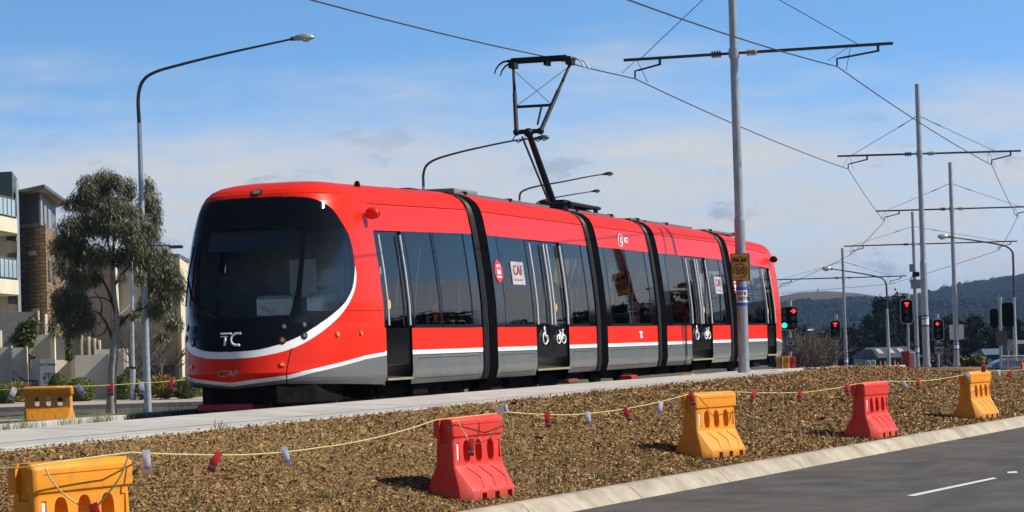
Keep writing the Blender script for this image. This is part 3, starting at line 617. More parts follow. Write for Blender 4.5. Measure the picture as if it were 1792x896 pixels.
    for x, fl in ((-8.12+.0, 0), (11.05, 1)):
        c = side_at(x-.38 if not fl else x-1.3, 2.04, .008); ud = updir(2.04); ud = ud/np.linalg.norm(ud); nd = np.array([0, -ud[2], ud[1]]); xd = np.array([1., 0, 0])
        b = MB(); b.disc(c, xd*(.22 if not fl else .2), ud*.19, 28); b.build('round_sticker', [DECR], root)
        for (x0, x1, z0, z1, m_, o_) in ((-.09, .09, -.05, .11, DECW, .004), (-.12, .12, -.11, -.08, DECW, .004), (-.06, .06, .02, .08, DECR, .008)):
            b = MB(); b.add([c+xd*p+ud*q+nd*o_ for p, q in ((x0, z0), (x1, z0), (x1, z1), (x0, z1))], [(0, 1, 2, 3)]); b.build('sticker_pictogram', [m_], root)
    for x in (-7.42, 8.0):
        quad('poster', x-.36, x+.36, 1.83, 2.22, mat('poster paper', (.45, .42, .43), .5), .008)
        put_text('poster_lettering', 'CAF', .24, side_at(x, 2.07, .014), (1, 0, 0), updir(2.07), mat('dark red print', (.35, .03, .04), .5), root, bold=.0, sx=1.15)
        quad('poster_lettering', x-.25, x+.25, 1.90, 1.925, mat('poster grey text', (.3, .2, .2), .5), .012)
    # operator mark on the centre car
    c = side_at(-.2, 2.80, .012); b = MB(); n = 20
    for k in range(n):
        a0, a1 = 2*math.pi*k/n, 2*math.pi*(k+1)/n
        b.tube([c+(.17*math.cos(a0), 0, .125*math.sin(a0)), c+(.17*math.cos(a1), 0, .125*math.sin(a1))], .016, 5)
    b.tube([c+(0, 0, .07), c+(0, 0, -.05)], .03, 6); b.build('operator_emblem', [DECW], root)
    put_text('operator_lettering', 'ACT', .15, side_at(.27, 2.82, .012), (1, 0, 0), updir(2.8), DECW, root, bold=.006)
    put_text('fleet_emblem', 'TC', .17, side_at(.55, .93, .012), (1, 0, 0), (0, 0, 1), DECW, root, bold=.012)
    for off in (0, 11.6):
        b = MB(); c = np.array([-6.1+off, -1.318, .97])         # wheelchair user sign on the left leaf
        b.disc(c+(0, 0, .12), (.05, 0, 0), (0, 0, .035), 12); b.tube([c+(0, 0, .085), c+(.01, 0, -.01), c+(.12, 0, -.02), c+(.17, 0, -.11)], .022, 5)
        for k in range(13):
            a0, a1 = [math.radians(110+k_*20) for k_ in (k, k+1)]; b.tube([c+(.02+.14*math.cos(a0), 0, -.06+.10*math.sin(a0)), c+(.02+.14*math.cos(a1), 0, -.06+.10*math.sin(a1))], .014, 5)
        b.build('wheelchair_sign', [DECW], root)
        b = MB(); c = np.array([-5.08+off, -1.318, .94])
        for sx in (-.16, .16):
            for k in range(14):
                a0, a1 = 2*math.pi*k/14, 2*math.pi*(k+1)/14; b.tube([c+(sx+.12*math.cos(a0), 0, -.05+.075*math.sin(a0)), c+(sx+.12*math.cos(a1), 0, -.05+.075*math.sin(a1))], .013, 5)
        b.tube([c+(-.16, 0, -.05), c+(-.08, 0, .06), c+(.10, 0, .06), c+(0, 0, -.05), c+(-.16, 0, -.05)], .013, 5); b.tube([c+(0, 0, -.05), c+(-.10, 0, .10), c+(-.15, 0, .10)], .013, 5); b.tube([c+(.16, 0, -.05), c+(.08, 0, .11), c+(.14, 0, .12)], .013, 5)
        b.build('bicycle_sign', [DECW], root)
    # cab interior: desk, seat backs under clear film, bulkhead with a painted lit window
    b = MB(); b.box(-16.0, -15.55, -.85, .85, .9, 1.32); b.build('driver_desk', [mat('cab desk', (.07, .072, .075), .5)], root, bevel=.05)
    FILM = mat('film wrapped seat', (.42, .47, .47), .12, var=.18, scale=5, coat=.8)
    for y0, y1 in ((-.36, .22), (-.98, -.55)):
        b = MB(); b.box(-15.3, -15.12, y0, y1, 1.0, 1.62); b.build('driver_seat', [FILM], root, bevel=.06)
    b = MB(); b.box(-14.20, -14.12, -1.27, 1.27, .4, 2.0, 0); b.box(-14.20, -14.12, -1.14, 1.14, 2.0, 2.75, 0); b.box(-14.22, -14.19, -.30, .12, 1.6, 2.15, 1); b.build('cab_bulkhead', [mat('bulkhead grey', (.20, .215, .205), .6), mat('bulkhead painted daylight', (.50, .54, .52), .3)], root)  # pale opaque patch paints the daylight of a rear window
    b = MB(); b.grid([[npt(u_, z_, -.10)[0] for z_ in (2.36, 2.66)] for u_ in np.linspace(-.26, .26, 14)]); b.build('sun_blind', [mat('blind blue grey', (.075, .095, .115), .7)], root)
    for sg in (-1, 1):
        b = MB(); b.grid([[npt(sg*u_, z_, -.05)[0] for z_ in np.linspace(.9, 2.95, 14)] for u_ in np.linspace(.83, .995, 10)]); b.build('cab_lining', [mat('cab lining grey', (.14, .15, .15), .7)], root, True)
    b = MB(); b.box(-14.9, -14.3, -.98, -.93, .9, 2.1); b.build('cab_cabinet', [mat('cab cabinet green grey', (.42, .47, .44), .5)], root)
    return root
build_tram()

# ================================================================== CATENARY POLES AND WIRES
INSUL = mat('brown insulator', (.09, .075, .07), .4); INSW = mat('pale insulator', (.36, .345, .33), .4)
BLUE = mat('blue band', (.03, .12, .55), .5)
def mast(name, base, ztop, r0, r1, zstep, label, arm=None, group='overhead line poles', labtxt=None, zlab=2.4, stays=True, lean=0., step_up=0.):
    """arm: dict(zl, left xyz, right xyz, steady inner end fractions)"""
    root = thing(name, base, label, 'pole', group); x, y, z0 = base
    b = MB(); b.tube([(x, y, z0), (x, y, z0+.10)], r0*1.25, 20); b.tube([(x, y, z0), (x, y, zstep)], [r0*1.05, r0], 20); b.tube([(x, y, zstep), (x, y, zstep+.10)], [r0, r1*1.05], 20); b.tube([(x, y, zstep), (x, y, ztop)], [r1*1.04, r1*.9], 18)
    b.build('mast', [STEEL], root, True)
    if arm:
        L, Rr = np.array(arm['l']), np.array(arm['r']); zc = arm['z']; ctr = np.array([x, y, zc])
        b = MB(); b.tube([(x, y, zc-.10), (x, y, zc+.10)], r1*1.25, 18); b.build('arm_collar', [STEEL], root)
        for e, nm in ((L, 'l'), (Rr, 'r')):
            d = e-ctr; ln = np.linalg.norm(d); d /= ln
            b = MB(); b.tube([ctr+d*(r1+.42), e], .034, 10); arm_o = b.build('cross_arm', [STEELD], root)
            b = MB(); b.tube([ctr+d*(r1), ctr+d*(r1+.18)], .03, 8, 1)
            for k in range(4): b.tube([ctr+d*(r1+.20+k*.055), ctr+d*(r1+.225+k*.055)], .075, 12, 0)
            b.tube([ctr+d*(r1+.18), ctr+d*(r1+.44)], .035, 8, 0); b.build('insulator', [INSUL if nm == 'l' else INSW, STEELD], root)
            w = arm['w'+nm]; w = np.array(w)       # contact wire point held by the steady arm
            tdir = 1 if nm == 'l' else -1
            inner = e-(d*arm['in'+nm]); b = MB(); b.tube([inner+(0, 0, -.03), inner+(0, 0, -.16)], .03, 8); b.tube([inner+(0, 0, -.14), w*.85+inner*.15+(0, 0, .12), w+(0, 0, .17), w+(0, 0, .02)], .022, 8); b.build('steady_arm', [STEELD], root)
            tip = e-d*arm.get('out'+nm, .25)
            b = MB(); b.tube([tip, w+(1.1, 0, .02)], .007, 5); b.tube([tip, w-(1.1, 0, -.02)], .007, 5); b.build('dropper_wire', [STEELD], root)
            if stays:
                s1 = e-d*arm.get('st'+nm, .4); b = MB(); t = np.array([x, y, zc+arm['sh']]); b.tube([s1+(0, 0, .03), s1*.3+t*.7], .009, 5); b.tube([s1*.3+t*.7, s1*.22+t*.78], .022, 6); b.tube([s1*.22+t*.78, t], .012, 5); b.build('stay_wire', [STEELD], root)
    if labtxt:
        b = MB(); rr = r0*1.03
        def band(za, zb_, mi, o): b.tube([(x, y, za), (x, y, zb_)], rr+o, 20, mi, cap=False)
        band(zlab, zlab+.40, 0, .002); band(zlab, zlab+.07, 1, .004); band(zlab+.33, zlab+.40, 1, .004); pl = b.build('number_plate', [WHITE, BLUE], root, True)
        d = np.array([CAM[0]-x, CAM[1]-y, 0]); d /= np.linalg.norm(d); xd = np.cross([0, 0, 1.], d)
        for i, tx in enumerate(labtxt): put_text('plate_lettering', tx, .11, np.array([x, y, zlab+.255-.11*i])+d*(rr+.008), xd, (0, 0, 1), INK, pl, bold=.004)
    return root
def H(x, y, z): return atz(x, y, z)
p1b = np.array([4.75, -2.5, .06])
z1 = 6.92
mast('catenary_pole', p1b, 9.4, .112, .092, 3.32, 'tall grey steel pole rising beside the tram with a 50 speed sign on it', dict(z=z1, l=(4.75, -.06, z1), r=(4.75, -5.92, z1), wl=(4.75, -.30, z1-.42), wr=(4.75, -4.72, z1-.42), inl=.80, inr=.32, outl=.28, outr=.90, stl=.40, str=.75, sh=1.75), labtxt=('N38', '0.507N'), zlab=1.50)
POLES = []
def far_pole(bx, by, Z, topy, army, xl, xr, stepy, r, label, txt, zlab, wl=None, wr=None, stays=True):
    base = atd(bx, by, Z); za = atd(bx-6, army, Z)[2]; zt = atd(bx-8, topy, Z)[2]; zst = atd(bx, stepy, Z)[2]
    l = H(xl, army+(bx-xl)*.028, za); rr = H(xr, army-(xr-bx)*.028, za)
    # keep arms a believable length, at right angles to the track there
    d = rr-l; ctr = np.array([base[0], base[1], za])
    ll = ctr-RH*(bx-xl)*Z/FPX; rr = ctr+RH*(xr-bx)*Z/FPX
    u = RH
    w_l = ll+u*.35-np.array([0, 0, .45]); w_r = rr-u*1.0-np.array([0, 0, .45])
    mast('catenary_pole', base, zt, r, r*.78, zst, label, dict(z=za, l=ll, r=rr, wl=w_l, wr=w_r, inl=1.0, inr=.35, outl=.4, outr=1.1, stl=.5, str=.9, sh=(zt-za)*.55), labtxt=txt, zlab=zlab, stays=stays)
    return w_l, w_r
P2 = far_pole(1622, 642, 86, 145, 268, 1478, 1800, 460, .115, 'tall grey steel pole with wide cross arm, left of the pole carrying a white board', ('N39',), 1.0)
P3 = far_pole(1675, 640, 110, 283, 365, 1542, 1830, 514, .115, 'grey steel pole standing in front of the small white board on the right', ('N40',), .0)
P4 = far_pole(1606, 642, 134, 370, 427, 1484, 1788, 470, .105, 'grey steel pole with grey equipment boxes clamped high on it', ('N41',), -.3)
P5 = far_pole(1481, 642, 150, 434, 486, 1360, 1592, 590, .11, 'slim grey steel pole right of the small red T signal, before the hills', ('N42',), -.9)
# boxes on the fourth pole
def pole_boxes():
    c = atd(1603, 497, 133.6); b = MB(); b.obox(c, RH*.26, FH*.15, (0, 0, .24)); t = tag(b.build('equipment_box', [GB_], None, bevel=.03), 'grey equipment box low on the pole above the red T signal', 'box', 'boxes on the pole')
    c = atd(1596, 469, 133.6); b = MB(); b.obox(c, RH*.12, FH*.12, (0, 0, .20)); b.tube([atd(1604, 476, 133.7), atd(1597, 482, 133.6), atd(1592, 492, 133.6), atd(1598, 500, 133.6)], .025, 6); tag(b.build('equipment_box', [GB_], None), 'small pale junction box with looping cable, upper of two on the pole', 'box', 'boxes on the pole')
    c = atd(1603, 480, 133.6); b = MB(); b.obox(c, RH*.16, FH*.14, (0, 0, .12)); tag(b.build('cable_clamp', [BLACK], None), 'dark cable bracket clamped between two grey boxes on the pole', 'bracket')
GB_ = mat('grey equipment box', (.30, .31, .32), .5)
pole_boxes()
WIRE = mat('dark copper wire', (.05, .05, .055), .5, .5)
def wire(pts, label, r=.012, group='overhead contact wires'):
    out = []
    for a, b_ in zip(pts[:-1], pts[1:]):
        a, b_ = np.array(a), np.array(b_); n = max(2, int(np.linalg.norm(b_-a)/3))
        for t in np.linspace(0, 1, n, endpoint=False): out.append(a*(1-t)+b_*t-np.array([0, 0, .12*4*t*(1-t)*min(1, np.linalg.norm(b_-a)/40)]))
    out.append(np.array(pts[-1])); b = MB(); b.tube(out, r, 6); tag(b.build('contact_wire', [WIRE], None), label, 'wire', group)
wire([(-60, -.1, 6.0), aty(545, 0, -.05), (-1.35, -.05, 6.40), (4.75, -.30, z1-.42), P2[0], P3[0], P4[0], P5[0], P5[0]+np.array([60, 40, 0])], 'dark overhead wire running above the tram roof to its pantograph')
wire([(-60, -5., 4.6), aty(1100, 0, -5.0), (4.75, -4.72, z1-.42), P2[1], P3[1], P4[1], P5[1], P5[1]+np.array([60, 40, 0])], 'dark overhead wire crossing in front of the near pole toward the right')
# dual speed sign on the near pole
def speed_sign():
    Z = 54.3; c = atd(1295, 467.5, Z); o = thing('speed_sign', c, 'orange speed sign with black tram pictogram and 50 fixed to the steel pole', 'sign')
    xd = RH*.995+FH*.05; xd /= np.linalg.norm(xd); yd = np.array([0, 0, 1.]); nd = np.cross(xd, yd)
    if np.dot(nd, CAM-c) < 0: nd = -nd
    w, h = .192, .292; OR = mat('orange sign face', (.66, .28, .012), .5, var=.05)
    b = MB(); b.obox(c-nd*.03, xd*w, yd*h, nd*.03); b.build('sign_panel', [INK], o, bevel=.012)
    b = MB(); b.obox(c+nd*.002, xd*(w-.018), yd*(h-.018), nd*.002); b.build('sign_face', [OR], o)
    b = MB(); b.obox(c-nd*.062+xd*.05, xd*w*.92, yd*h*.98, nd*.028); b.build('sign_back_frame', [mat('khaki sign edge', (.20, .19, .13), .6)], o, bevel=.01)
    f = c+nd*.010
    put_text('speed_figure', '50', .20, f-yd*.083, xd, yd, INK, o, bold=.003)
    b = MB(); n = 36; r = .148
    for k in range(n): a0, a1 = 2*math.pi*k/n, 2*math.pi*(k+1)/n; b.tube([f-yd*.08+xd*r*math.cos(a0)+yd*r*math.sin(a0), f-yd*.08+xd*r*math.cos(a1)+yd*r*math.sin(a1)], .009, 5)
    b.build('speed_ring', [INK], o)
    b = MB(); b.obox(f+yd*.19, xd*.145, yd*.027, nd*.004); b.obox(f+yd*.147, xd*.145, yd*.018, nd*.004)
    for k in range(5): b.obox(f+yd*.125+xd*(-.12+.06*k), xd*.022, yd*.012, nd*.004)
    b.tube([f+yd*.215+xd*-.02, f+yd*.24+xd*.03, f+yd*.24-xd*.03], .006, 5); b.build('tram_pictogram', [INK], o)
    b = MB()
    for k in (-.10, -.06, -.03, .05, .08, .11): b.obox(f+nd*.004+yd*.196+xd*k, xd*.011, yd*.014, nd*.002)
    b.obox(f+nd*.004+yd*.17, xd*.016, yd*.035, nd*.002); b.build('pictogram_window', [OR], o)
speed_sign()

# ================================================================== STREET LAMPS
LH = mat('lamp head dark', (.06, .062, .065), .5, .3); LHG = mat('lamp head pale', (.50, .52, .53), .35, .3)
def street_lamp(base_px, pts_px, Z, label, r=.10, pale=True, head=(.55, .16), hx=1, joint=True, group='street lamps', dh=0.):
    base = atd(*base_px, Z); root = thing('street_lamp', base, label, 'street lamp', group)
    P = [base]+[atd(x, y, Z) for x, y in pts_px]; k = len(P)-1
    b = MB(); b.tube([P[0], P[1]], [r, r*.55], 16, 0); b.tube([P[0], P[0]+(0, 0, .06)], r*1.6, 16, 0); b.build('post', [mat('pale galvanised post', (.46, .50, .56), .4, .4)], root, True)
    Q = spl(P[1:], 8); b = MB(); b.tube(Q, np.linspace(r*.5, r*.26, len(Q)), 12); b.build('arm', [STEELD], root, True)
    e = np.array(Q[-1]); d = e-np.array(Q[-6]); d /= np.linalg.norm(d); d2 = d*np.array([1, 1, .2]); d2 /= np.linalg.norm(d2); up = np.array([0, 0, 1.]); s = np.cross(d2, up); s /= np.linalg.norm(s); up = np.cross(s, d2)
    L, h = head
    rows = []
    for t, w, zt, zb_ in ((0, .04, .03, -.03), (.12, .09, .07, -.05), (.3, .14, .10, -.06), (.6, .16, .12, -.06), (.9, .15, .09, -.05), (1, .10, .04, -.03)):
        rows.append([e+d2*L*t+s*w*c+up*(zt if q > 0 else zb_)*abs(q) for c, q in ((-1, .3), (-.7, 1), (0, 1.1), (.7, 1), (1, .3), (1, -.3), (.6, -1), (-.6, -1), (-1, -.3), (-1, .3))])
    b = MB(); b.grid(rows); hd = b.build('lamp_head', [LHG if pale else LH], root, True)
    b = MB(); b.obox(e+d2*.05, d2*.11, s*.06, up*.055); b.build('head_socket', [LH], hd, bevel=.015)
    b = MB(); b.ball(e+d2*L*.62-up*.06, .17, .12, .06, 0, 14, 8); b.build('lamp_glass', [mat('lamp bowl glass', (.62, .64, .64), .15)], hd, True)
    return root
street_lamp((259, 727), [(243.5, 215), (242, 170), (250, 142), (272, 126), (320, 112), (385, 96), (450, 81.5), (512, 68)], 75, 'tall street lamp with long arm beside the gum tree, left of the tram', .115, True, (.62, .18))
street_lamp((752, 660), [(741, 326), (741, 305), (747, 289), (765, 278), (800, 267.5), (845, 257), (900, 246), (938, 242)], 107, 'street lamp arching over the tram roof, its head behind the pantograph arm', .12, False)
street_lamp((922, 650), [(909, 350), (911, 338), (922, 331), (945, 325), (985, 318), (1030, 309), (1056, 305)], 142, 'street lamp behind the tram, higher of two heads right of the pantograph', .12, False)
street_lamp((945, 648), [(934, 380), (936, 362), (945, 352), (970, 346), (1005, 340), (1036, 335)], 172, 'street lamp behind the tram, lower of two heads right of the pantograph', .12, False)
street_lamp((1556, 645), [(1552.5, 540), (1551.5, 505), (1549, 493), (1541, 486), (1515, 480), (1485, 475), (1455, 470.5)], 128, 'street lamp arching left over the T signals in front of the hills', .10, True, (.45, .14))
street_lamp((1777, 632), [(1774.5, 520), (1773, 455), (1771, 440), (1760, 431), (1735, 425.5), (1700, 420), (1660, 414.5)], 110, 'street lamp at the right edge arching left over the wooded hill', .10, True, (.45, .14))
def small_lamp():
    Z = 95; base = atd(233, 705, Z); o = thing('street_lamp', base, 'slim two tone lamp post behind the gum tree with flat head', 'street lamp', 'street lamps')
    b = MB(); b.tube([base, atd(232.5, 644, Z)], .10, 12); b.tube([atd(232.5, 645, Z), atd(232.5, 642, Z)], .12, 12, 1); b.tube([atd(232.5, 643, Z), atd(230, 432, Z)], [.07, .05], 12); b.tube([atd(232, 546, Z), atd(232, 542, Z)], .075, 12, 2); b.build('post', [mat('pale galvanised post', (.46, .50, .56)), BLACK, FRED], o, True)
    b = MB(); b.tube([atd(230, 434, Z), atd(260, 430, Z), atd(298, 430, Z)], .03, 8); b.build('arm', [STEELD], o)
    b = MB(); c = atd(308, 432, Z); b.obox(c, RH*.26, FH*.14, _U*.06); b.build('lamp_head', [LH], o, bevel=.04)
small_lamp()

# ================================================================== BARRIERS, ROPE, TAGS
def apply_mods(o):
    dg = bpy.context.evaluated_depsgraph_get(); me = bpy.data.meshes.new_from_object(o.evaluated_get(dg)); o.modifiers.clear(); old = o.data; o.data = me; return me
BL, BH, BWID = 1.12, .86, .125        # length, height, half width of lid
def barrier_proto(m, dark):
    global LOCAL; LOCAL = True
    root = bpy.data.objects.new('water_barrier', None); COL.objects.link(root)
    Lh = BL/2; prof = [(0, .285, Lh+.015), (.10, .285, Lh+.015), (.36, .115, Lh-.03), (.62, .105, Lh-.03), (.655, .105, Lh-.03), (.66, BWID, Lh), (.82, BWID, Lh), (.86, BWID-.035, Lh-.03)]
    b = MB(); rows = []
    for z, w, l in prof:
        ch = .13 if z < .2 else (.02 if z < .5 else .03)
        cw = .10 if z < .2 else .02
        rows.append([(l-ch, -w, z), (l, -w+cw, z), (l, w-cw, z), (l-ch, w, z), (-l+ch, w, z), (-l, w-cw, z), (-l, -w+cw, z), (-l+ch, -w, z)])
    n = 8; vs = [p for r in rows for p in r]; fs = [(i*n+j, i*n+(j+1) % n, (i+1)*n+(j+1) % n, (i+1)*n+j) for i in range(len(rows)-1) for j in range(n)]+[tuple(range(n))[::-1], tuple((len(rows)-1)*n+j for j in range(n))]
    b.add(vs, fs); body = b.build('barrier_body', [m, dark], None, bevel=.014, segs=2); apply_mods(body)
    def carve(c):
        co = c.build('cut', [m]); mo = body.modifiers.new('b', 'BOOLEAN'); mo.operation = 'DIFFERENCE'; mo.object = co; mo.solver = 'EXACT'; apply_mods(body); bpy.data.objects.remove(co)
    cut = MB()
    for cx in (-.26, 0, .26):                                           # oval forklift holes right through
        ring = []
        for k in range(28):
            a = 2*math.pi*(k+.5)/28; ca, sa = math.cos(a), math.sin(a); ring.append((cx+.075*math.copysign(abs(ca)**.8, ca), .50+.118*math.copysign(abs(sa)**.8, sa)))
        vs = [(x, -.4, z) for x, z in ring]+[(x, .4, z) for x, z in ring]; N = 28
        cut.add(vs, [tuple(range(N))[::-1], tuple(range(N, 2*N))]+[(i, (i+1) % N, N+(i+1) % N, N+i) for i in range(N)])
    carve(cut)
    cut = MB()
    for cx in (-.22, .06, .34): cut.box(cx-.05, cx+.05, -.5, .5, -.1, .075)
    carve(cut); cut = MB()
    for e in (-1, 1): cut.box(min(e*(Lh-.05), e*(Lh+.1)), max(e*(Lh-.05), e*(Lh+.1)), -.05, .04, .60, .95)           # rope slot at each end of the lid
    carve(cut); cut = MB()
    for s_ in (-1, 1):
        for e in (-1, 1): cut.box(e*.445-.028, e*.445+.028, min(s_*.097, s_*.113), max(s_*.097, s_*.113), .40, .60)   # reflector recess
    carve(cut); cut = MB()
    for s_ in (-1, 1):
        yf = s_*(BWID-.008); yo = s_*(BWID+.1); cut.box(-.46, .444, min(yf, yo), max(yf, yo), .772, .782)
    carve(cut)
    for s_ in (-1, 1):                                                  # chevron grooves pressed into the flared skirt
        for cx in (-.20, .06, .32):
            pts = [(cx-.10, .335), (cx+.05, .225), (cx-.01, .12)]
            yy = lambda z: s_*(.115+(.36-z)/.26*.17)
            for p, q in zip(pts[:-1], pts[1:]):
                c = MB(); c.tube([(x, yy(z)+s_*.002, z) for x, z in (p, q)], .015, 6); carve(c)
    me = body.data; me.polygons.foreach_set('use_smooth', [True]*len(me.polygons)); me.set_sharp_from_angle(angle=math.radians(32)); me.materials.clear(); me.materials.append(m)
    me.polygons.foreach_set('material_index', [0]*len(me.polygons))
    body.parent = root
    for s_ in (-1, 1):
        r = MB(); r.box(-.445-.02, -.445+.02, s_*.099-.006, s_*.099+.006, .415, .585); r.build('reflector', [REFL], root, bevel=.005)
    LOCAL = False; return root
PY = barrier_proto(YEL, YEL); PR = barrier_proto(REDP, REDP)
def place(proto, first, loc, rz, label, group='plastic water barriers along the verge'):
    o = proto if first else copy_tree(proto); o.location = V(loc); o.rotation_euler = (0, 0, rz); return tag(o, label, 'barrier', group)
def on_verge(x, y):
    for _ in range(1):
        t = np.linspace(0, 1, 200); P = verge(np.full(200, x), t); return float(np.interp(-y, -P[:, 1], P[:, 2]))
BAR = {}
def bar(key, proto, first, lidpx, Z, az, label):
    """lidpx: image point of the near left corner of the lid front edge; az heading of the long axis in degrees"""
    c = atd(*lidpx, Z); a = math.radians(az); ax = np.array([math.cos(a), math.sin(a), 0]); nn = np.array([math.sin(a), -math.cos(a), 0])
    ctr = c+ax*(BL/2)-nn*BWID; zb_ = c[2]-.83; BAR[key] = dict(c=ctr, ax=ax, n=nn, top=c[2]+.03, Z=Z)
    place(proto, first, (ctr[0], ctr[1], zb_), a, label); return ctr, zb_
BARS = [('y1', PY, True, (60, 820), 17.3, -11, 'orange barrier nearest the camera, cut by the left edge of the picture'),
        ('r1', PR, True, (793, 736), 26.0, -10, 'red barrier on the mulch with its rope looping across three holes'),
        ('y2', PY, False, (1218, 692), 33.4, -16, 'orange barrier between the two red ones, next to the kerb'),
        ('r2', PR, False, (1514, 672.5), 39.0, -10, 'red barrier farther along the kerb, smaller of the red ones'),
        ('y3', PY, False, (1698.7, 653.5), 46.0, -12.5, 'orange barrier at the far right of the mulch bed')]
for a in BARS: print('BAR', a[0], bar(*a), 'verge', on_verge(BAR[a[0]]['c'][0], BAR[a[0]]['c'][1]))
def far_bar(first=False):
    c = atd(86, 742, 58); a = math.radians(107); o = place(PY, False, (c[0], c[1], c[2]), a, 'shaded orange barrier behind the concrete path, in front of the estate sign'); return o
far_bar()
# stack of plastic barriers seen at the rear of the tram
for x, y, Z, rz, pr, lb in ((1376, 662, 74, .34, PY, 'yellow end of a barrier under the tall signal post'), (1365, 663, 72, .30, PY, 'orange barrier half hidden behind the rear of the tram'), (1386, 662, 76, .36, PR, 'red barrier end beside the yellow one under the signal')):
    c = atd(x, y, Z); o = copy_tree(pr); o.location = V(c); o.rotation_euler = (0, 0, rz); o.scale = (.45, .62, .75); tag(o, lb, 'barrier', 'barriers at the rear of the tram')
# low blocks on the track under the tram
def block(px, D, size, m, label):
    c = atd(*px, D); b = MB(); b.obox(c, np.array([1, 0, 0])*size[0], np.array([0, 1, 0])*size[1], (0, 0, size[2])); tag(b.build('track_block', [m], None, bevel=.02), label, 'block', 'blocks lying on the track')
Dt = lambda x: float(np.dot(aty(x, 680, -1.5)-CAM, _F))
block((410, 712), 35.3, (.34, .40, .05), mat('dark red block', (.30, .01, .04), .5), 'dark red block lying beneath the front of the tram')
block((850, 676), 43.4, (.32, .2, .09), mat('crimson sheet', (.24, .006, .03), .5), 'crimson block under the first gangway')
block((1100, 661), 49.3, (.22, .12, .05), FRED, 'red block lying on the track under the middle car')
block((1204, 658), 52.5, (.16, .12, .04), YEL, 'orange block on the track under the fourth car')
block((993, 667), 46.6, (.3, .12, .04), mat('rust block', (.22, .06, .03), .6), 'rusty block on the track below the double doors')
block((640, 692), 39.2, (.35, .12, .04), mat('brown timber block', (.25, .08, .03), .8), 'brown block on the track behind the front wheels')
block((1316, 656), 56.5, (.28, .12, .05), YEL, 'small orange block right of the speed sign pole')

# ropes: nearer one from barrier to barrier, farther one behind the track
def depth_at(x):
    ks = [(60, 16.95), (230, 17.95), (793, 25.9), (887, 26.6), (1200, 33.3), (1292, 33.8), (1500, 37.4), (1558, 38.0), (1690, 45.2), (1738, 46.), (1900, 52)]
    return float(np.interp(x, [k[0] for k in ks], [k[1] for k in ks]))
def rope(segs, label, r, dfun):
    pts = []
    for (x0, y0), (x1, y1), sag in segs:
        for t in np.linspace(0, 1, 14, endpoint=False):
            x = x0+(x1-x0)*t; y = y0+(y1-y0)*t+sag*4*t*(1-t); pts.append(atd(x, y, dfun(x)))
    x, y = segs[-1][1]; pts.append(atd(x, y, dfun(x)))
    b = MB(); b.tube(pts, r, 6); return tag(b.build('rope', [ROPE], None), label, 'rope', 'yellow ropes')
rope([((-40, 822), (40, 818), 0), ((40, 818), (230, 791.5), -1), ((230, 791.5), (378, 796), 1), ((378, 796), (560, 783), 4), ((560, 783), (764, 734.5), 6), ((764, 734.5), (800, 731), 0), ((800, 731), (888, 721), 0), ((888, 721), (1000, 726), 1.5), ((1000, 726), (1204, 690), 6), ((1204, 690), (1292, 686), 0), ((1292, 686), (1400, 687), 1), ((1400, 687), (1497, 672), 2), ((1497, 672), (1557, 667), 0), ((1557, 667), (1620, 666), 1), ((1620, 666), (1685, 656), 1), ((1685, 656), (1738, 649), 0), ((1738, 649), (1830, 644), 1)], 'thin yellow rope strung from barrier to barrier above the mulch', .0055, depth_at)
def loose(pts, d, label):
    P = [atd(x, y, d) for x, y in pts]; b = MB(); b.tube(spl(P, 6), .006, 6); tag(b.build('rope', [ROPE], None), label, 'rope', 'yellow ropes')
loose([(79, 819), (90, 840), (112, 865), (140, 884), (163, 890), (185, 868), (210, 835), (226, 795)], 16.75, 'loose yellow rope drooping across the face of the nearest orange barrier')
loose([(793, 733), (800, 737), (812, 757), (825, 775), (836, 776), (855, 768), (872, 748), (886, 723)], 25.3, 'loose yellow rope drooping across the holes of the red barrier')
loose([(1358, 724), (1355, 710), (1358, 698), (1362, 688), (1366, 688), (1371, 696), (1369, 706), (1372, 714)], 34.9, 'loose yellow loop dangling over the mulch right of the middle orange barrier')
farD = lambda x: 56+max(0, x-100)*.01
rope([((-40, 684), (45, 680), 0), ((45, 680), (132, 676), 0), ((132, 676), (250, 670), 1), ((250, 670), (336, 663), 1)], 'thin yellow rope behind the track passing in front of the gum trunk', .0085, farD)
def flag(px, D, w, h, ang, m, label, curl=.15):
    """tag hung on the rope: px is its top centre; ang swings it in degrees"""
    c = atd(*px, D); a = math.radians(ang); dn = -np.array([0, 0, 1.])*math.cos(a)+RH*math.sin(a); sd2 = RH*math.cos(a)+np.array([0, 0, 1.])*math.sin(a); n = np.cross(dn, sd2)
    o = thing('rope_tag', c, label, 'tag', 'tags hanging on the ropes')
    def sheet(t0, t1, ww, off):
        b = MB(); k = 7; ts = np.linspace(t0, t1, k)
        cen = [c+dn*h*t+n*(curl*h*math.sin(t*2.2)) for t in ts]
        for s_ in (-1, 1): b.grid([[p-sd2*ww+n*(off*s_), p+n*(off*s_+.012*math.sin(3*t)), p+sd2*ww+n*(off*s_)] for p, t in zip(cen, ts)])
        return b
    sheet(-.08, 1, w/2, .002).build('tag_sheet', [m], o, True); sheet(.66, .80, w/2*.96, .006).build('reflective_band', [SILVER], o, True)
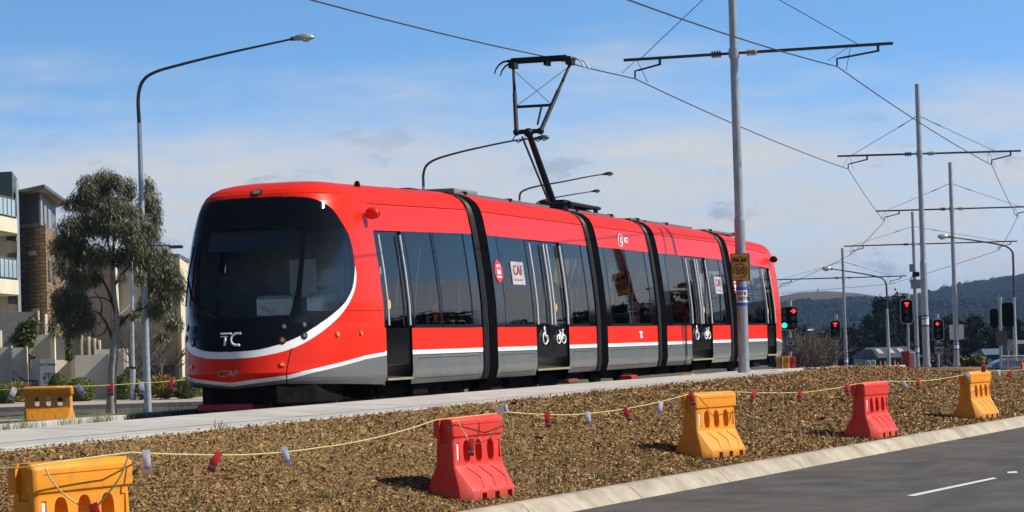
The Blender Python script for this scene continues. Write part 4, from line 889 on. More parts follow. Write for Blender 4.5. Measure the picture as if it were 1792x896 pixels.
FL = [(256, 790, 4, 'w', 'white tag beside the nearest orange barrier'), (383, 793, -26, 'r', 'red tag swinging left on the rope, first right of the nearest barrier'), (497, 784, 14, 'w', 'white tag alone on the rope between the nearest orange and red barriers'),
      (958, 724, 2, 'r', 'red tag just right of the looped red barrier'), (1029, 722, 3, 'w', 'white tag midway between the red barrier and the middle orange one'), (1094, 716, 20, 'r', 'red tag swinging right, third after the looped red barrier'), (1157, 705, -14, 'w', 'white tag just left of the middle orange barrier'), (1209, 689, 12, 'r', 'red tag lying over the lid corner of the middle orange barrier'),
      (1322, 685, -30, 'r', 'red tag swinging left, right of the middle orange barrier'), (1400, 684, -6, 'r', 'red tag between the rope loop and the farther red barrier'), (1482, 674, 2, 'r', 'red tag touching the left side of the farther red barrier'),
      (1578, 667, 34, 'w', 'white tag swinging right of the farther red barrier'), (1606, 664, 2, 'r', 'red tag on the rope between farther red barrier and last orange one'), (1688, 652, 36, 'w', 'white tag slung over the corner of the last orange barrier'),
      (1748, 648, -4, 'w', 'white tag just right of the last orange barrier'), (1771, 647, -35, 'r', 'red tag swinging at the right edge of the picture')]
for x, y, a, c, lb in FL:
    D = depth_at(x)-.12; flag((x, y), D, .062 if c == 'r' else .055, .155, a, FRED if c == 'r' else FWHT, lb)
flag((163, 884), 16.7, .06, .15, 20, FRED, 'red tag hanging in front of the nearest orange barrier')
flag((825, 770), 25.2, .06, .155, -4, FRED, 'red tag hanging before the holes of the looped red barrier')
flag((1721, 650), 45.6, .075, .15, 182, FRED, 'red tag sticking up from the lid of the last orange barrier')
flag((868, 718), 26.5, .075, .13, 100, WHITE, 'white tag lying flat across the lid of the looped red barrier')
for x, y, a, c, lb in ((26, 680, -22, 'w', 'white tag left of the shaded orange barrier behind the path'), (135, 675, 38, 'w', 'white tag right of the shaded orange barrier behind the path'), (193, 672, 2, 'r', 'red tag hanging before the gum tree trunk'), (247, 670, 4, 'w', 'white tag between the two lamp posts on the far rope'), (298, 665, 0, 'r', 'red tag on the far rope near the front of the tram')):
    flag((x, y), farD(x), .13, .26, a, FRED if c == 'r' else FWHT, lb)

# ================================================================== BUILDINGS AND WALLS ON THE LEFT
def brick_mat():
    m = bpy.data.materials.new('tan brickwork'); m.use_nodes = True; nt = m.node_tree; N = nt.nodes; L = nt.links; b = N['Principled BSDF']; b.inputs['Roughness'].default_value = .9
    g = N.new('ShaderNodeNewGeometry'); s = N.new('ShaderNodeSeparateXYZ'); L.new(g.outputs['Position'], s.inputs[0])
    a = N.new('ShaderNodeMath'); a.operation = 'MULTIPLY_ADD'; a.inputs[1].default_value = .8; L.new(s.outputs[0], a.inputs[0]); c_ = N.new('ShaderNodeMath'); c_.operation = 'MULTIPLY'; c_.inputs[1].default_value = -1.0; L.new(s.outputs[1], c_.inputs[0]); L.new(c_.outputs[0], a.inputs[2])
    cb = N.new('ShaderNodeCombineXYZ'); L.new(a.outputs[0], cb.inputs[0]); L.new(s.outputs[2], cb.inputs[1])
    br = N.new('ShaderNodeTexBrick'); br.inputs['Scale'].default_value = 1; br.inputs['Brick Width'].default_value = .36; br.inputs['Row Height'].default_value = .17; br.inputs['Mortar Size'].default_value = .022
    br.inputs['Color1'].default_value = (.33, .225, .115, 1); br.inputs['Color2'].default_value = (.22, .14, .07, 1); br.inputs['Mortar'].default_value = (.10, .075, .05, 1); L.new(cb.outputs[0], br.inputs[0]); L.new(br.outputs[0], b.inputs['Base Color']); return m
BRICK = brick_mat()
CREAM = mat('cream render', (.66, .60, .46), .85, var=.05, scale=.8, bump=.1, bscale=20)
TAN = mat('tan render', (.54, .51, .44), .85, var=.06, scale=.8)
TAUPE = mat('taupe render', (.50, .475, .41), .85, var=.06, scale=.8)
SLATE = mat('dark grey cladding', (.10, .105, .115), .6, var=.08)
GREEN = mat('grey green cladding', (.085, .125, .115), .55, var=.08)
LGREY = mat('pale grey trim', (.45, .47, .47), .6)
GLZ = mat('window dark glass', (.02, .026, .032), .08, var=.1)
BGL = mat('balcony sky reflection', (.34, .46, .52), .12, var=.08)  # opaque blue-grey puts the sky's reflection into the pane colour
GROOVE = mat('corrugated grey cladding', (.16, .165, .165), .55, var=.06)
def P2G(x, Z): return CAM+ray(x, 600)*Z
def foot(pts): return [(P2G(x, Z)[0], P2G(x, Z)[1]) for x, Z in pts]
def zpx(x, y, Z): return atd(x, y, Z)[2]
def vprism(name, pts, ytop, ybot, refx, refZ, m, parent=None, bevel=0.):
    b = MB(); b.prism(foot(pts), zpx(refx, ybot, refZ), zpx(refx, ytop, refZ)); return b.build(name, [m], parent, bevel=bevel)
def facequad(name, x0, Z0, x1, Z1, yt, yb, m, parent, off=.03, thick=.06):
    """shallow box on a vertical face running from (x0,Z0) to (x1,Z1); yt, yb read at its left end"""
    a = P2G(x0, Z0); c = P2G(x1, Z1); zt, zb_ = zpx(x0, yt, Z0), zpx(x0, yb, Z0)
    d = c-a; d[2] = 0; n = np.cross(d, [0, 0, 1.]); n /= np.linalg.norm(n)
    if np.dot(n, CAM-a) < 0: n = -n
    b = MB(); mid = (a+c)/2+n*off; b.obox((mid[0], mid[1], (zt+zb_)/2), d/2, n*thick/2, (0, 0, (zt-zb_)/2)); return b.build(name, [m], parent)
def apartments():
    # brick block with steel topped storey
    Z = 120; base = P2G(84, Z); base[2] = -.9
    o = thing('apartment_building', base, 'tan brick apartment block with grey metal top storey and flat eaves', 'building', 'apartment buildings')
    vprism('brick_wall', [(36, 123), (84, 120), (112, 132), (60, 137)], 393, 690, 84, Z, BRICK, o)
    vprism('cladding_wall', [(38, 122.6), (75.5, 120.3), (103, 131), (60, 136)], 331, 393, 76, Z, GROOVE, o)
    g = MB()
    for k in range(17):
        x = 40+k*2.2; p = P2G(x, 122.5-k*.135); g.tube([(p[0]-.06, p[1]-.02, zpx(x, 391, 121.5)), (p[0]-.06, p[1]-.02, zpx(x, 333, 121.5))], .035, 4)
    g.build('cladding_rib', [SLATE], o)
    vprism('eaves_roof', [(36, 121), (84, 117.5), (126, 131), (60, 139)], 323, 329, 84, 118, SLATE, o)
    s = MB(); ft = foot([(38, 121.4), (83, 118), (124, 130.8), (60, 138.6)]); s.prism(ft, zpx(84, 330, 118), zpx(84, 329.2, 118)); s.build('soffit', [mat('warm soffit', (.42, .30, .17), .7)], o)
    facequad('corner_trim', 75.5, 120.3, 76.8, 120.8, 340, 393, LGREY, o)
    for x0, x1, yt, yb in ((80.5, 84, 357, 390), (87.5, 92.5, 364, 397)):
        Z0 = 120.3+(x0-75.5)*.39; Z1 = 120.3+(x1-75.5)*.39; facequad('window', x0, Z0, x1, Z1, yt, yb, GLZ, o)
    for x0, x1, yt, yb in ((87, 90, 455, 492), (94, 99, 460, 497)):
        Z0 = 120+(x0-84)*.43; Z1 = 120+(x1-84)*.43; facequad('window', x0, Z0, x1, Z1, yt, yb, GLZ, o)
    facequad('wall_vent', 58, 121.5, 69, 120.9, 439, 447, LGREY, o, .08, .1); facequad('wall_vent', 61, 121.4, 72, 120.8, 540, 547, LGREY, o, .08, .1); facequad('wall_vent', 55, 121.7, 61, 121.2, 334, 340, BLACK, o)
    # balcony block at the picture edge
    Z = 112; base = P2G(20, Z); base[2] = -.9
    o = thing('apartment_building', base, 'cream apartment block with glass balconies and green metal top at the left edge', 'building', 'apartment buildings')
    vprism('rear_wall', [(-90, 118), (32, 117), (38, 121), (-90, 124)], 375, 690, 32, 117, TAUPE, o)
    vprism('green_top', [(-90, 116), (27.5, 115), (37, 120), (-90, 122)], 299, 378, 28, 115, GREEN, o)
    vprism('side_fin', [(29, 116.2), (39, 120.8), (37, 121.6), (28.5, 117)], 305, 330, 29, 116, mat('pale green trim', (.30, .36, .34), .6), o)
    vprism('downpipe', [(34.5, 116), (38.5, 117.5), (38, 117.9), (34.2, 116.4)], 330, 560, 36, 116, mat('blue grey pipe', (.26, .32, .37), .5), o)
    for ys, yg in ((376, 340), (487, 449), (592, 560)):
        b = vprism('balcony', [(-60, 112), (2, 111), (35, 114.6), (33, 119), (-60, 119)], ys, ys+26, 2, 111, CREAM, o)
        if ys > 580: continue
        zt, zb_ = zpx(2, yg, 111), zpx(2, ys, 111)
        g = MB(); A, B_, C_ = P2G(-60, 112.2), P2G(3, 111.3), P2G(32, 114.4)
        for p, q in ((A, B_), (B_, C_)): g.add([(p[0], p[1], zb_+.1), (q[0], q[1], zb_+.1), (q[0], q[1], zt-.05), (p[0], p[1], zt-.05)], [(0, 1, 2, 3)])
        bal = g.build('balcony_glass', [BGL], b)
        r = MB(); r.tube([(A[0], A[1], zt), (B_[0], B_[1], zt), (C_[0], C_[1], zt)], .035, 6)
        for k in range(5): p = B_+(C_-B_)*k/4; r.tube([(p[0], p[1], zb_), (p[0], p[1], zt)], .035, 6)
        r.build('balustrade', [SLATE], b)
    for ys in (404, 515, 618):
        facequad('recess_window', 16, 117.0, 31, 117.0, ys+2, ys+18, GLZ, o); facequad('recess_window', 17, 116.9, 31, 116.9, ys+40, ys+68, GLZ, o); facequad('side_panel', 15, 117., 32, 117.2, ys+17, ys+40, CREAM, o, .12, .1)
    facequad('window', 2, 115.3, 12, 115.3, 338, 360, TAUPE, o)
    # tan block behind the gum tree
    Z = 134; base = P2G(240, Z); base[2] = -.9
    o = thing('apartment_building', base, 'plain taupe rendered building behind the gum tree', 'building', 'apartment buildings')
    vprism('wall', [(96, 133.2), (196, 134), (215, 145), (100, 148)], 440, 690, 196, Z, mat('mauve grey render', (.50, .495, .50), .85, var=.05), o)
    vprism('lit_wall', [(196.5, 134), (205, 132), (212, 135), (200, 139)], 430, 690, 200, Z, CREAM, o)  # right-hand face in paler cream, sunlight put into its colour
    vprism('wall', [(205, 134.3), (316, 135), (334, 144), (205, 150)], 446, 690, 316, 135, TAN, o)
    vprism('lit_wall', [(312, 131), (318, 130.5), (336, 142), (318, 146)], 452, 690, 316, 131, CREAM, o)  # paler side face again carries the sunlight in its colour
    vprism('parapet', [(203, 133.3), (317, 134.2), (336, 143), (205, 150)], 442, 448, 316, 133, SLATE, o)
    for x in (216, 248, 275): facequad('window', x, 134.37+(x-205)*.0063, x+16, 134.47+(x-205)*.0063, 478, 520, GLZ, o); facequad('window', x, 134.37+(x-205)*.0063, x+16, 134.47+(x-205)*.0063, 560, 590, GLZ, o)
    facequad('garage_door', 255, 134.6, 305, 134.95, 640, 662, SLATE, o)
apartments()
def garden_wall(pts, ytop, refx, Z, label, m=TAUPE, ybot=706, edge=None, cap=None):
    (xa, za), (xb, zb_) = pts[0], pts[1]; pts = [(xa, zb_-(.5 if m is CREAM else .16)*(xb-xa)*px2m(zb_))]+list(pts[1:])
    base = P2G(refx, Z); base[2] = -.85; o = thing('garden_wall', base, label, 'wall', 'stepped garden walls')
    w = vprism('wall_panel', pts, ytop, ybot, refx, Z, m, o)
    if edge: vprism('lit_wall_pier', edge, ytop-2, ybot, refx, Z-.1, CREAM, o)  # paler cream puts the sunlight on the wall end into its colour
    return o
garden_wall([(-20, 111), (67, 108.5), (70, 111), (-20, 114)], 545, 66, 108.5, 'grey wall under the balconies, highest of the stepped walls', mat('grey fence panel', (.20, .195, .19), .8), 640, [(66, 108.4), (68.5, 108.2), (70, 111), (68, 111)])
garden_wall([(79.5, 108.3), (82, 108), (84, 111), (80, 111)], 549, 81, 108, 'narrow cream pier at the end of the top grey wall', CREAM, 640)
garden_wall([(50, 105), (87, 103.6), (89, 107), (50, 108)], 585, 87, 103.6, 'taupe wall with a cream lit end behind the estate sign', TAUPE, 700, [(87.2, 103.5), (95.5, 103.2), (99, 107), (89, 107)])
garden_wall([(95.6, 104.4), (122, 103.2), (124, 106), (96, 107)], 630, 110, 103.2, 'cream wall with a dark opening beside the estate sign', CREAM, 700, [(122.2, 103.2), (130.5, 102.9), (134, 107), (124, 107)])
garden_wall([(97, 106.4), (121, 105.6), (122, 106.4), (97, 107)], 588, 110, 106, 'dark blue grey fence panel with a creeper, above the cream wall', SLATE, 640)
for i, (x0, x1, yt) in enumerate(((131, 144, 587), (147, 157, 591), (160, 167, 594), (169, 175, 597))):
    garden_wall([(x0-1, 110.2+i), (x1-3, 109.8+i), (x1-2, 112+i), (x0, 112+i)], yt, x1, 110+i, ['first', 'second', 'third', 'last'][i]+' grey panel with a cream post in the row left of the gum trunk', mat('grey fence panel', (.20, .195, .19), .8), 650, [(x1-3, 109.7+i), (x1+.5, 109.5+i), (x1+1.5, 112+i), (x1-2, 112+i)])
garden_wall([(130.6, 101.6), (188.5, 99.2), (191, 103), (131, 105)], 620, 188, 99.2, 'broad taupe wall just left of the gum trunk', TAUPE, 705, [(188.7, 99.1), (190.6, 99), (192, 103), (190.4, 103)])
garden_wall([(168, 107), (222, 105.5), (224, 109), (168, 109)], 610, 222, 105.5, 'tan wall right of the gum trunk', TAN, 700, [(214.5, 105.5), (216.5, 105.4), (219, 108), (216, 108)])
garden_wall([(-20, 102.5), (17.5, 101), (19, 104), (-20, 105)], 607, 17, 101, 'taupe wall at the left picture edge above the steps', TAUPE, 704, [(17.5, 101), (20, 100.8), (22, 104), (19, 104)])
garden_wall([(20.5, 101.8), (44.5, 100.6), (46, 103.6), (21, 104.5)], 608, 44, 100.6, 'taupe wall with stair rail left of the estate sign', TAUPE, 704, [(44.5, 100.5), (47, 100.4), (49, 104), (46, 104)])
garden_wall([(-20, 106.2), (2.5, 105.4), (4, 107.5), (-20, 108)], 578, 2.5, 105, 'cream pier at the left picture edge under the grey wall', CREAM, 640)
def stair_rail():
    Z = 99.5; b = MB()
    b.tube([atd(21, 648, Z), atd(42, 666, Z), atd(64, 667, Z)], .03, 6); b.tube([atd(21, 662, Z), atd(38, 672, Z)], .025, 6)
    for x, y in ((37, 667), (59, 667), (64, 667)): b.tube([atd(x, y, Z), atd(x, 705, Z)], .03, 6)
    tag(b.build('stair_rail', [INK], None), 'dark metal stair handrail left of the estate sign', 'handrail')
stair_rail()
def estate_sign():
    Z = 98; c = atd(82, 665, Z); o = thing('estate_sign', c, 'white estate board with a grey site plan on a taupe plinth', 'sign')
    vprism('plinth', [(53, 100.5), (69, 99.2), (71, 101), (54, 102)], 629, 706, 69, 99.2, TAN, o)
    vprism('board', [(69, 98.4), (96, 97.9), (97, 98.6), (70, 99)], 628, 706, 82, 98.2, mat('white board', (.72, .70, .66), .6, var=.03), o)
    xd = P2G(96, 97.9)-P2G(69, 98.4); xd[2] = 0; xd /= np.linalg.norm(xd)
    put_text('board_lettering', 'No. 12 The Avenue' if False else 'The 12 Terrace', .13, atd(83, 638, 97.8), xd, (0, 0, 1), INK, o, bold=.008)
    b = MB(); BLU = mat('plan blue grey', (.30, .35, .45), .6)
    for x0, x1, y0, y1, k in ((73, 95, 652, 657, 0), (73, 84, 658, 664, 0), (88, 95, 657, 664, 0), (73, 95, 667, 669, 0), (73, 95, 674, 677, 0), (84, 86, 653, 663, 1), (76, 78, 659, 667, 1), (93, 94, 652, 668, 1), (84, 86, 660, 663, 1), (73, 95, 670, 671, 1)):
        p = atd((x0+x1)/2, (y0+y1)/2, 97.85+(0 if not k else -.03)); b.obox(p, xd*(x1-x0)/2*px2m(98), FH*.012, (0, 0, (y1-y0)/2*px2m(98)), k)
    b.build('site_plan', [BLU, INK], o)
estate_sign()

# ================================================================== TREES AND SHRUBS
BARK = mat('pale gum bark', (.55, .49, .44), .85, var=.3, scale=5, stretch=(3, 3, .7), col2=(.20, .17, .15))
DBARK = mat('dark branch bark', (.07, .058, .05), .9, var=.3)
LEAF = [mat('gum leaf olive', (.135, .14, .066), .5), mat('gum leaf dark', (.066, .074, .038), .6), mat('gum leaf bronze', (.22, .17, .08), .5)]
HEDGE = [mat('hedge green', (.12, .165, .025), .7), mat('hedge mid green', (.085, .125, .02), .7), mat('hedge yellow green', (.17, .18, .035), .7)]
EVER = [mat('evergreen dark', (.018, .024, .014), .9, spec=.1), mat('evergreen deep', (.010, .014, .009), .9, spec=.1), mat('evergreen olive', (.034, .034, .018), .9, spec=.1)]
def leaf_cloud(centres, n, L, Wd, droop, mats, name, parent, probs=(.45, .35, .2), hollow=.35):
    """many separate leaf blades through the volumes of ellipsoid clumps"""
    C_ = np.array([c[:3] for c in centres]); R_ = np.array([c[3:6] for c in centres]); vol = R_.prod(1); k = np.random.choice(len(C_), n, p=vol**.8/np.sum(vol**.8))
    d = np.random.normal(size=(n, 3)); d /= np.linalg.norm(d, axis=1)[:, None]; r = (hollow+(1-hollow)*np.random.rand(n)**.55)[:, None]*np.random.normal(1, .12 if hollow < .9 else .018, (n, 1))
    P = C_[k]+d*r*R_[k]
    a = np.random.rand(n)*2*np.pi; dz = np.random.normal(-droop, .35, n); e1 = np.stack([np.cos(a), np.sin(a), dz*1.5], -1); e1 /= np.linalg.norm(e1, axis=1)[:, None]
    e2 = np.cross(e1, np.random.normal(size=(n, 3))); e2 /= np.linalg.norm(e2, axis=1)[:, None]
    s = np.random.uniform(.6, 1.4, (n, 1)); A = e1*L*s; B = e2*Wd*s
    v = np.stack([P, P+A*.5+B*.5, P+A, P+A*.5-B*.5], 1).reshape(-1, 3)
    return npmesh(name, v, np.arange(4*n).reshape(-1, 4), mats, parent, np.random.choice(3, n, p=probs), smooth=False)
def gum_tree():
    Z = 75.0; base = atd(195, 728, Z); o = thing('gum_tree', base, 'large drooping gum tree with pale trunk beside the tall lamp post', 'tree')
    A = lambda x, y, d=0.: atd(x, y, Z+d)
    b = MB(); b.tube([A(195, 730), A(195, 700), A(197, 650), A(200, 610), A(202, 585)], [.17, .145, .13, .13, .12], 14)
    b.tube([A(202, 588), A(205, 560), A(200, 520), A(197, 470), A(200, 420, .2), A(205, 360, .2)], [.12, .09, .075, .06, .045, .02], 10)
    b.build('trunk', [BARK], o, True)
    b = MB()
    br = [([(198, 600), (188, 570), (176, 552), (163, 543)], .05), ([(202, 585), (215, 562), (235, 545), (260, 540)], .055), ([(200, 540), (185, 500), (160, 470), (140, 440)], .05), ([(199, 500), (222, 470), (250, 440), (268, 410)], .05), ([(198, 470), (190, 430), (180, 380), (178, 340)], .04), ([(235, 545), (268, 535), (295, 540)], .03), ([(203, 562), (195, 530), (170, 520), (140, 525)], .035), ([(197, 460), (225, 400), (240, 360)], .035), ([(176, 552), (178, 530), (165, 510)], .03), ([(188, 570), (180, 585), (160, 590)], .025)]
    for pts, r in br:
        dd = random.uniform(-.8, .8); Q = spl([A(x, y, dd*i/len(pts)) for i, (x, y) in enumerate(pts)], 5); b.tube(Q, np.linspace(r, r*.3, len(Q)), 7)
    b.build('branches', [DBARK], o, True)
    cl = []; m = px2m(Z)
    for x, y, rx, ry in ((183, 318, 26, 22), (150, 318, 17, 22), (207, 312, 12, 16), (228, 335, 16, 22), (262, 325, 11, 22), (135, 350, 20, 22), (165, 350, 25, 25), (195, 355, 26, 28), (228, 368, 24, 26), (262, 362, 20, 30), (278, 372, 9, 20), (115, 352, 12, 12), (122, 395, 26, 26), (155, 395, 28, 28), (190, 400, 26, 26), (225, 405, 26, 28), (258, 410, 24, 30), (110, 432, 20, 20), (135, 440, 26, 28), (170, 440, 22, 22), (205, 445, 20, 20), (240, 445, 26, 28), (266, 455, 22, 30), (106, 470, 17, 24), (130, 480, 26, 28), (160, 475, 18, 18), (116, 515, 24, 26), (142, 520, 22, 26), (108, 552, 18, 30), (128, 562, 22, 30), (150, 555, 14, 22), (96, 575, 8, 16), (285, 455, 20, 26), (300, 480, 20, 26), (270, 495, 22, 28), (296, 515, 22, 28), (278, 530, 16, 22), (312, 500, 13, 24), (256, 530, 14, 20), (250, 485, 12, 20), (300, 565, 18, 16), (285, 578, 14, 10), (318, 560, 8, 14), (215, 480, 8, 10), (212, 548, 9, 8), (235, 552, 11, 9)):
        c = A(x+random.uniform(-6, 6), y+random.uniform(-9, 9), random.uniform(-1.1, 1.1)); q_ = random.uniform(.80, 1.08); cl.append((*c, rx*m*q_, rx*m*q_*1.2, ry*m*q_*1.08))
    leaf_cloud(cl, 60000, .17, .019, .95, LEAF, 'crown', o, hollow=.1)
gum_tree()
def hedge_ball(px, Z, rx, ry, label, cat='shrub', n=5000, mats=HEDGE, group='clipped round shrubs'):
    c = atd(*px, Z); m = px2m(Z); o = thing('clipped_shrub', (c[0], c[1], c[2]-ry*m), label, cat, group)
    b = MB(); rows = [[(c[0]+rx*m*.93*math.sin(math.pi*i/10)**.8*math.cos(2*math.pi*j/18), c[1]+rx*m*.93*math.sin(math.pi*i/10)**.8*math.sin(2*math.pi*j/18), c[2]+ry*m*.93*math.cos(math.pi*i/10)) for j in range(19)] for i in range(11)]
    b.grid(rows); b.build('foliage_core', [mats[1]], o, True)
    d = np.random.normal(size=(n, 3)); d /= np.linalg.norm(d, axis=1)[:, None]
    leaf_cloud([(*c, rx*m*.97, rx*m*.97, ry*m*.97)], n, .06, .04, .1, mats, 'foliage', o, hollow=.97)
hedge_ball((102, 680), 96.5, 17, 27, 'clipped dark green bush directly behind the shaded orange barrier')
hedge_ball((141, 684), 96, 25, 24, 'broad round clipped bush right of the shaded orange barrier')
hedge_ball((215, 681), 96.5, 17, 26, 'clipped bush just right of the gum trunk')
hedge_ball((228, 663), 103, 12, 22, 'dark upright bush behind the slim lamp post')
hedge_ball((8, 690), 96.5, 24, 20, 'low yellow green bush at the left picture edge')
def flax(px, Z, rx, ry, label, mats, n=1800):
    c = atd(*px, Z); m = px2m(Z); o = thing('garden_shrub', c, label, 'shrub', 'loose shrubs near the tram front')
    leaf_cloud([(c[0], c[1], c[2]+ry*m*.3, rx*m, rx*m*.7, ry*m)], n, .34, .05, -.6, mats, 'foliage', o, hollow=.1, probs=(.4, .25, .35))
GOLD = [mat('golden grass', (.42, .31, .06), .8), mat('olive clump', (.20, .19, .05), .8), mat('brown clump', (.28, .18, .05), .8)]
flax((285, 688), 95, 24, 16, 'golden brown grassy shrub left of the tram nose', GOLD, 3200); flax((325, 690), 94.5, 24, 15, 'olive grassy shrub against the tram front', [HEDGE[1], GOLD[1], HEDGE[0]], 3200); flax((30, 694), 95.5, 14, 12, 'yellowish shrub left of the shaded orange barrier', GOLD, 1200); flax((255, 690), 95.2, 12, 13, 'green shrub behind the tall lamp post base', [HEDGE[0], HEDGE[1], GOLD[0]], 1500)
def conifer():
    Z = 103; o = thing('garden_tree', atd(45, 640, Z), 'small dark feathery tree in front of the top grey wall', 'tree'); m = px2m(Z); A = lambda x, y: atd(x, y, Z)
    b = MB(); b.tube([A(46, 645), A(45, 600), A(46, 560)], [.08, .06, .02], 8); b.build('trunk', [DBARK], o)
    leaf_cloud([(*A(x, y), rx*m, rx*m, ry*m) for x, y, rx, ry in ((46, 575, 16, 10), (40, 590, 14, 9), (55, 565, 9, 9), (30, 592, 10, 8), (44, 603, 12, 8), (52, 585, 10, 10), (52, 625, 7, 8))], 2600, .22, .05, .1, [HEDGE[1], EVER[0], GOLD[1]], 'crown', o)
conifer()
def creeper():
    Z = 102.6; c = atd(121, 607, Z); m = px2m(Z); o = thing('creeper', c, 'yellow green creeper on the edge of the dark fence opening', 'plant'); leaf_cloud([(*atd(121, y, Z), 3*m, .1, 7*m) for y in (586, 596, 606, 616, 624)]+[(*atd(115, 585, Z), 5*m, .1, 2.5*m)], 900, .13, .08, .2, HEDGE, 'foliage', o)
creeper()
def bare_bush(px, Z, Hh, Wd, label, m, n=40, r=.022, name='bare_bush', seed=1, fan=.7):
    rs = random.Random(seed); base = atd(*px, Z); b = MB()
    def grow(p, d, L, r_, lev):
        q = p+d*L; mid = (p+q)/2+np.array([rs.gauss(0, .06), rs.gauss(0, .06), rs.gauss(0, .03)])*L; b.tube([p, mid, q], [r_, r_*.85, r_*.6], 4, cap=False)
        if lev:
            for _ in range(3 if lev > 1 else 3):
                dd = d+np.array([rs.gauss(0, .42), rs.gauss(0, .42), rs.gauss(.1, .22)]); dd /= np.linalg.norm(dd); grow(q if rs.random() < .6 else mid, dd, L*rs.uniform(.55, .85), r_*.6, lev-1)
    for _ in range(n):
        d = RH*rs.gauss(0, fan)+FH*rs.gauss(0, .4)+np.array([0, 0, 1.]); d /= np.linalg.norm(d); grow(base+RH*rs.uniform(-.5, .5)*Wd*.7, d, Hh*.36, r, 2)
    return tag(b.build(name, [m], None), label, 'shrub', 'leafless shrubs')
TWIG = mat('grey brown twigs', (.11, .085, .065), .9, var=.25); TWIG2 = mat('pale twigs', (.20, .165, .125), .9, var=.3)
bare_bush((283, 668), 97, 2.1, .4, 'leafless shrub between the tall lamp post and the tram nose', TWIG, 7, .04, seed=3, fan=.6)
bare_bush((238, 660), 100, 2.6, .5, 'leafless shrub behind the slim lamp post', TWIG, 6, .035, seed=4, fan=.5)
bare_bush((150, 590), 116, 1.6, 1.2, 'leafless shrub by the grey panels left of the gum trunk', TWIG, 8, .03, seed=5)
bare_bush((1412, 648), 105, 2.2, 2.4, 'tangled leafless bush between the green signal and the red T signal', TWIG2, 60, .02, seed=6, fan=.55)
bare_bush((1436, 648), 106, 1.7, 1.4, 'lower leafless bush beside the small red T signal', TWIG2, 34, .018, seed=8, fan=.55)
bare_bush((1655, 640), 150, 1.8, 1.5, 'leafless bush behind the signal with the tram only plate', TWIG, 16, .02, seed=9)

# ================================================================== TRAFFIC SIGNALS AND SIGNS ON THE RIGHT
SIGB = mat('matt black signal', (.005, .005, .006), .8, spec=.1); SIGE = mat('pale board edge', (.42, .42, .42), .5)
LENS0 = mat('unlit lens', (.02, .02, .022), .25)
LRED = mat('lit red lens', (.4, .01, .01), .4, emit=(1, .03, .02), estr=2.2); LGRN = mat('lit green lens', (.02, .4, .25), .4, emit=(.02, 1, .55), estr=1.5)
def rrect(c, xd, w, h, r, n=5):
    up = np.array([0, 0, 1.]); o = []
    for cx, cz, a0 in ((w-r, h-r, 0), (-w+r, h-r, 90), (-w+r, -h+r, 180), (w-r, -h+r, 270)):
        for k in range(n+1): a = math.radians(a0+90*k/n); o.append(c+xd*(cx+r*math.cos(a))+up*(cz+r*math.sin(a)))
    return o
def plate(b, ring, nd, t, mi=0):
    n = len(ring); b.add(list(ring)+[p-nd*t for p in ring], [tuple(range(n)), tuple(range(n, 2*n))[::-1]]+[(i, (i+1) % n, n+(i+1) % n, n+i) for i in range(n)], mi)
def signal(cpx, Z, basepx, toppx, wh, lamps, label, cols=1, back=False, turn=0., postr=.06):
    base = atd(*basepx, Z); o = thing('traffic_signal', base, label, 'traffic light', 'traffic signals')
    top = atd(*toppx, Z); b = MB(); b.tube([base, top], postr, 12); b.tube([top-(0, 0, .22), top+(0, 0, .02)], postr*1.5, 12); b.build('post', [STEEL], o, True)
    c = atd(*cpx, Z); a = math.radians(turn); xd = RH*math.cos(a)+FH*math.sin(a); nd = np.cross(xd, [0, 0, 1.]); nd = nd if np.dot(nd, CAM-c) > 0 else -nd
    off = .16 if not back else -.16; c = c+nd*off; m = px2m(Z); w, h = wh[0]*m/2, wh[1]*m/2; up = np.array([0, 0, 1.])
    b = MB(); plate(b, rrect(c-nd*.006, xd, w, h, .16), nd, .01); bd = b.build('board_border', [SIGE if not back else SIGB], o)
    b = MB(); plate(b, rrect(c+nd*.004, xd, w-.04, h-.04, .14), nd, .008); hd = b.build('backboard', [SIGB], o)
    b = MB()
    for k in range(cols): b.obox(c-nd*.09+xd*(0 if cols == 1 else (-.5+k)*.42), xd*.13, nd*.09, up*(h*.8))
    b.build('signal_body', [SIGB], o)
    if back: return o
    for col, row, st in lamps:
        p = c+nd*.05+xd*(0 if cols == 1 else (-.5+col)*w*1.0)+up*(.66-row*.66)*h*.86; r = min(.105, h*.21)
        b = MB(); b.disc(p-nd*.045, xd*r, up*r, 18, 0, nd*.03)
        lens = b.build('signal_lens', [LGRN if st == 'g' else LENS0], o)
        if st in ('T', 'arrow', 'dot'):
            b = MB(); q = p-nd*.008
            if st == 'T': b.obox(q+up*.055, xd*.10, nd*.004, up*.032); b.obox(q-up*.02, xd*.032, nd*.004, up*.09)
            elif st == 'arrow':
                b.obox(q-xd*.04, xd*.075, nd*.004, up*.022); n0 = len(b.v); b.add([q+xd*.12, q+xd*.02+up*.095, q-xd*.03+up*.075, q+xd*.04, q-xd*.03-up*.075, q+xd*.02-up*.095], [(0, 1, 2, 3), (0, 3, 4, 5)])
            else: b.disc(q-xd*.05, xd*r*.8, up*r*.62, 16)
            b.build('lit_symbol', [LRED], lens)
        b = MB(); arc = [math.radians(k) for k in range(-20, 201, 20)]; b.grid([[p+xd*r*1.18*math.cos(t)+up*r*1.18*math.sin(t)+nd*(d-.06) for t in arc] for d in (0, .10+.08)]); b.build('visor', [SIGB], o)
    return o
signal((1379.5, 557), 100, (1384, 662), (1382, 526), (31.5, 43), [(0, 0, 0), (0, 1, 0), (0, 2, 'g'), (1, 0, 'arrow'), (1, 1, 0), (1, 2, 0)], 'two column signal showing a red arrow and a green light behind the tram', cols=2)
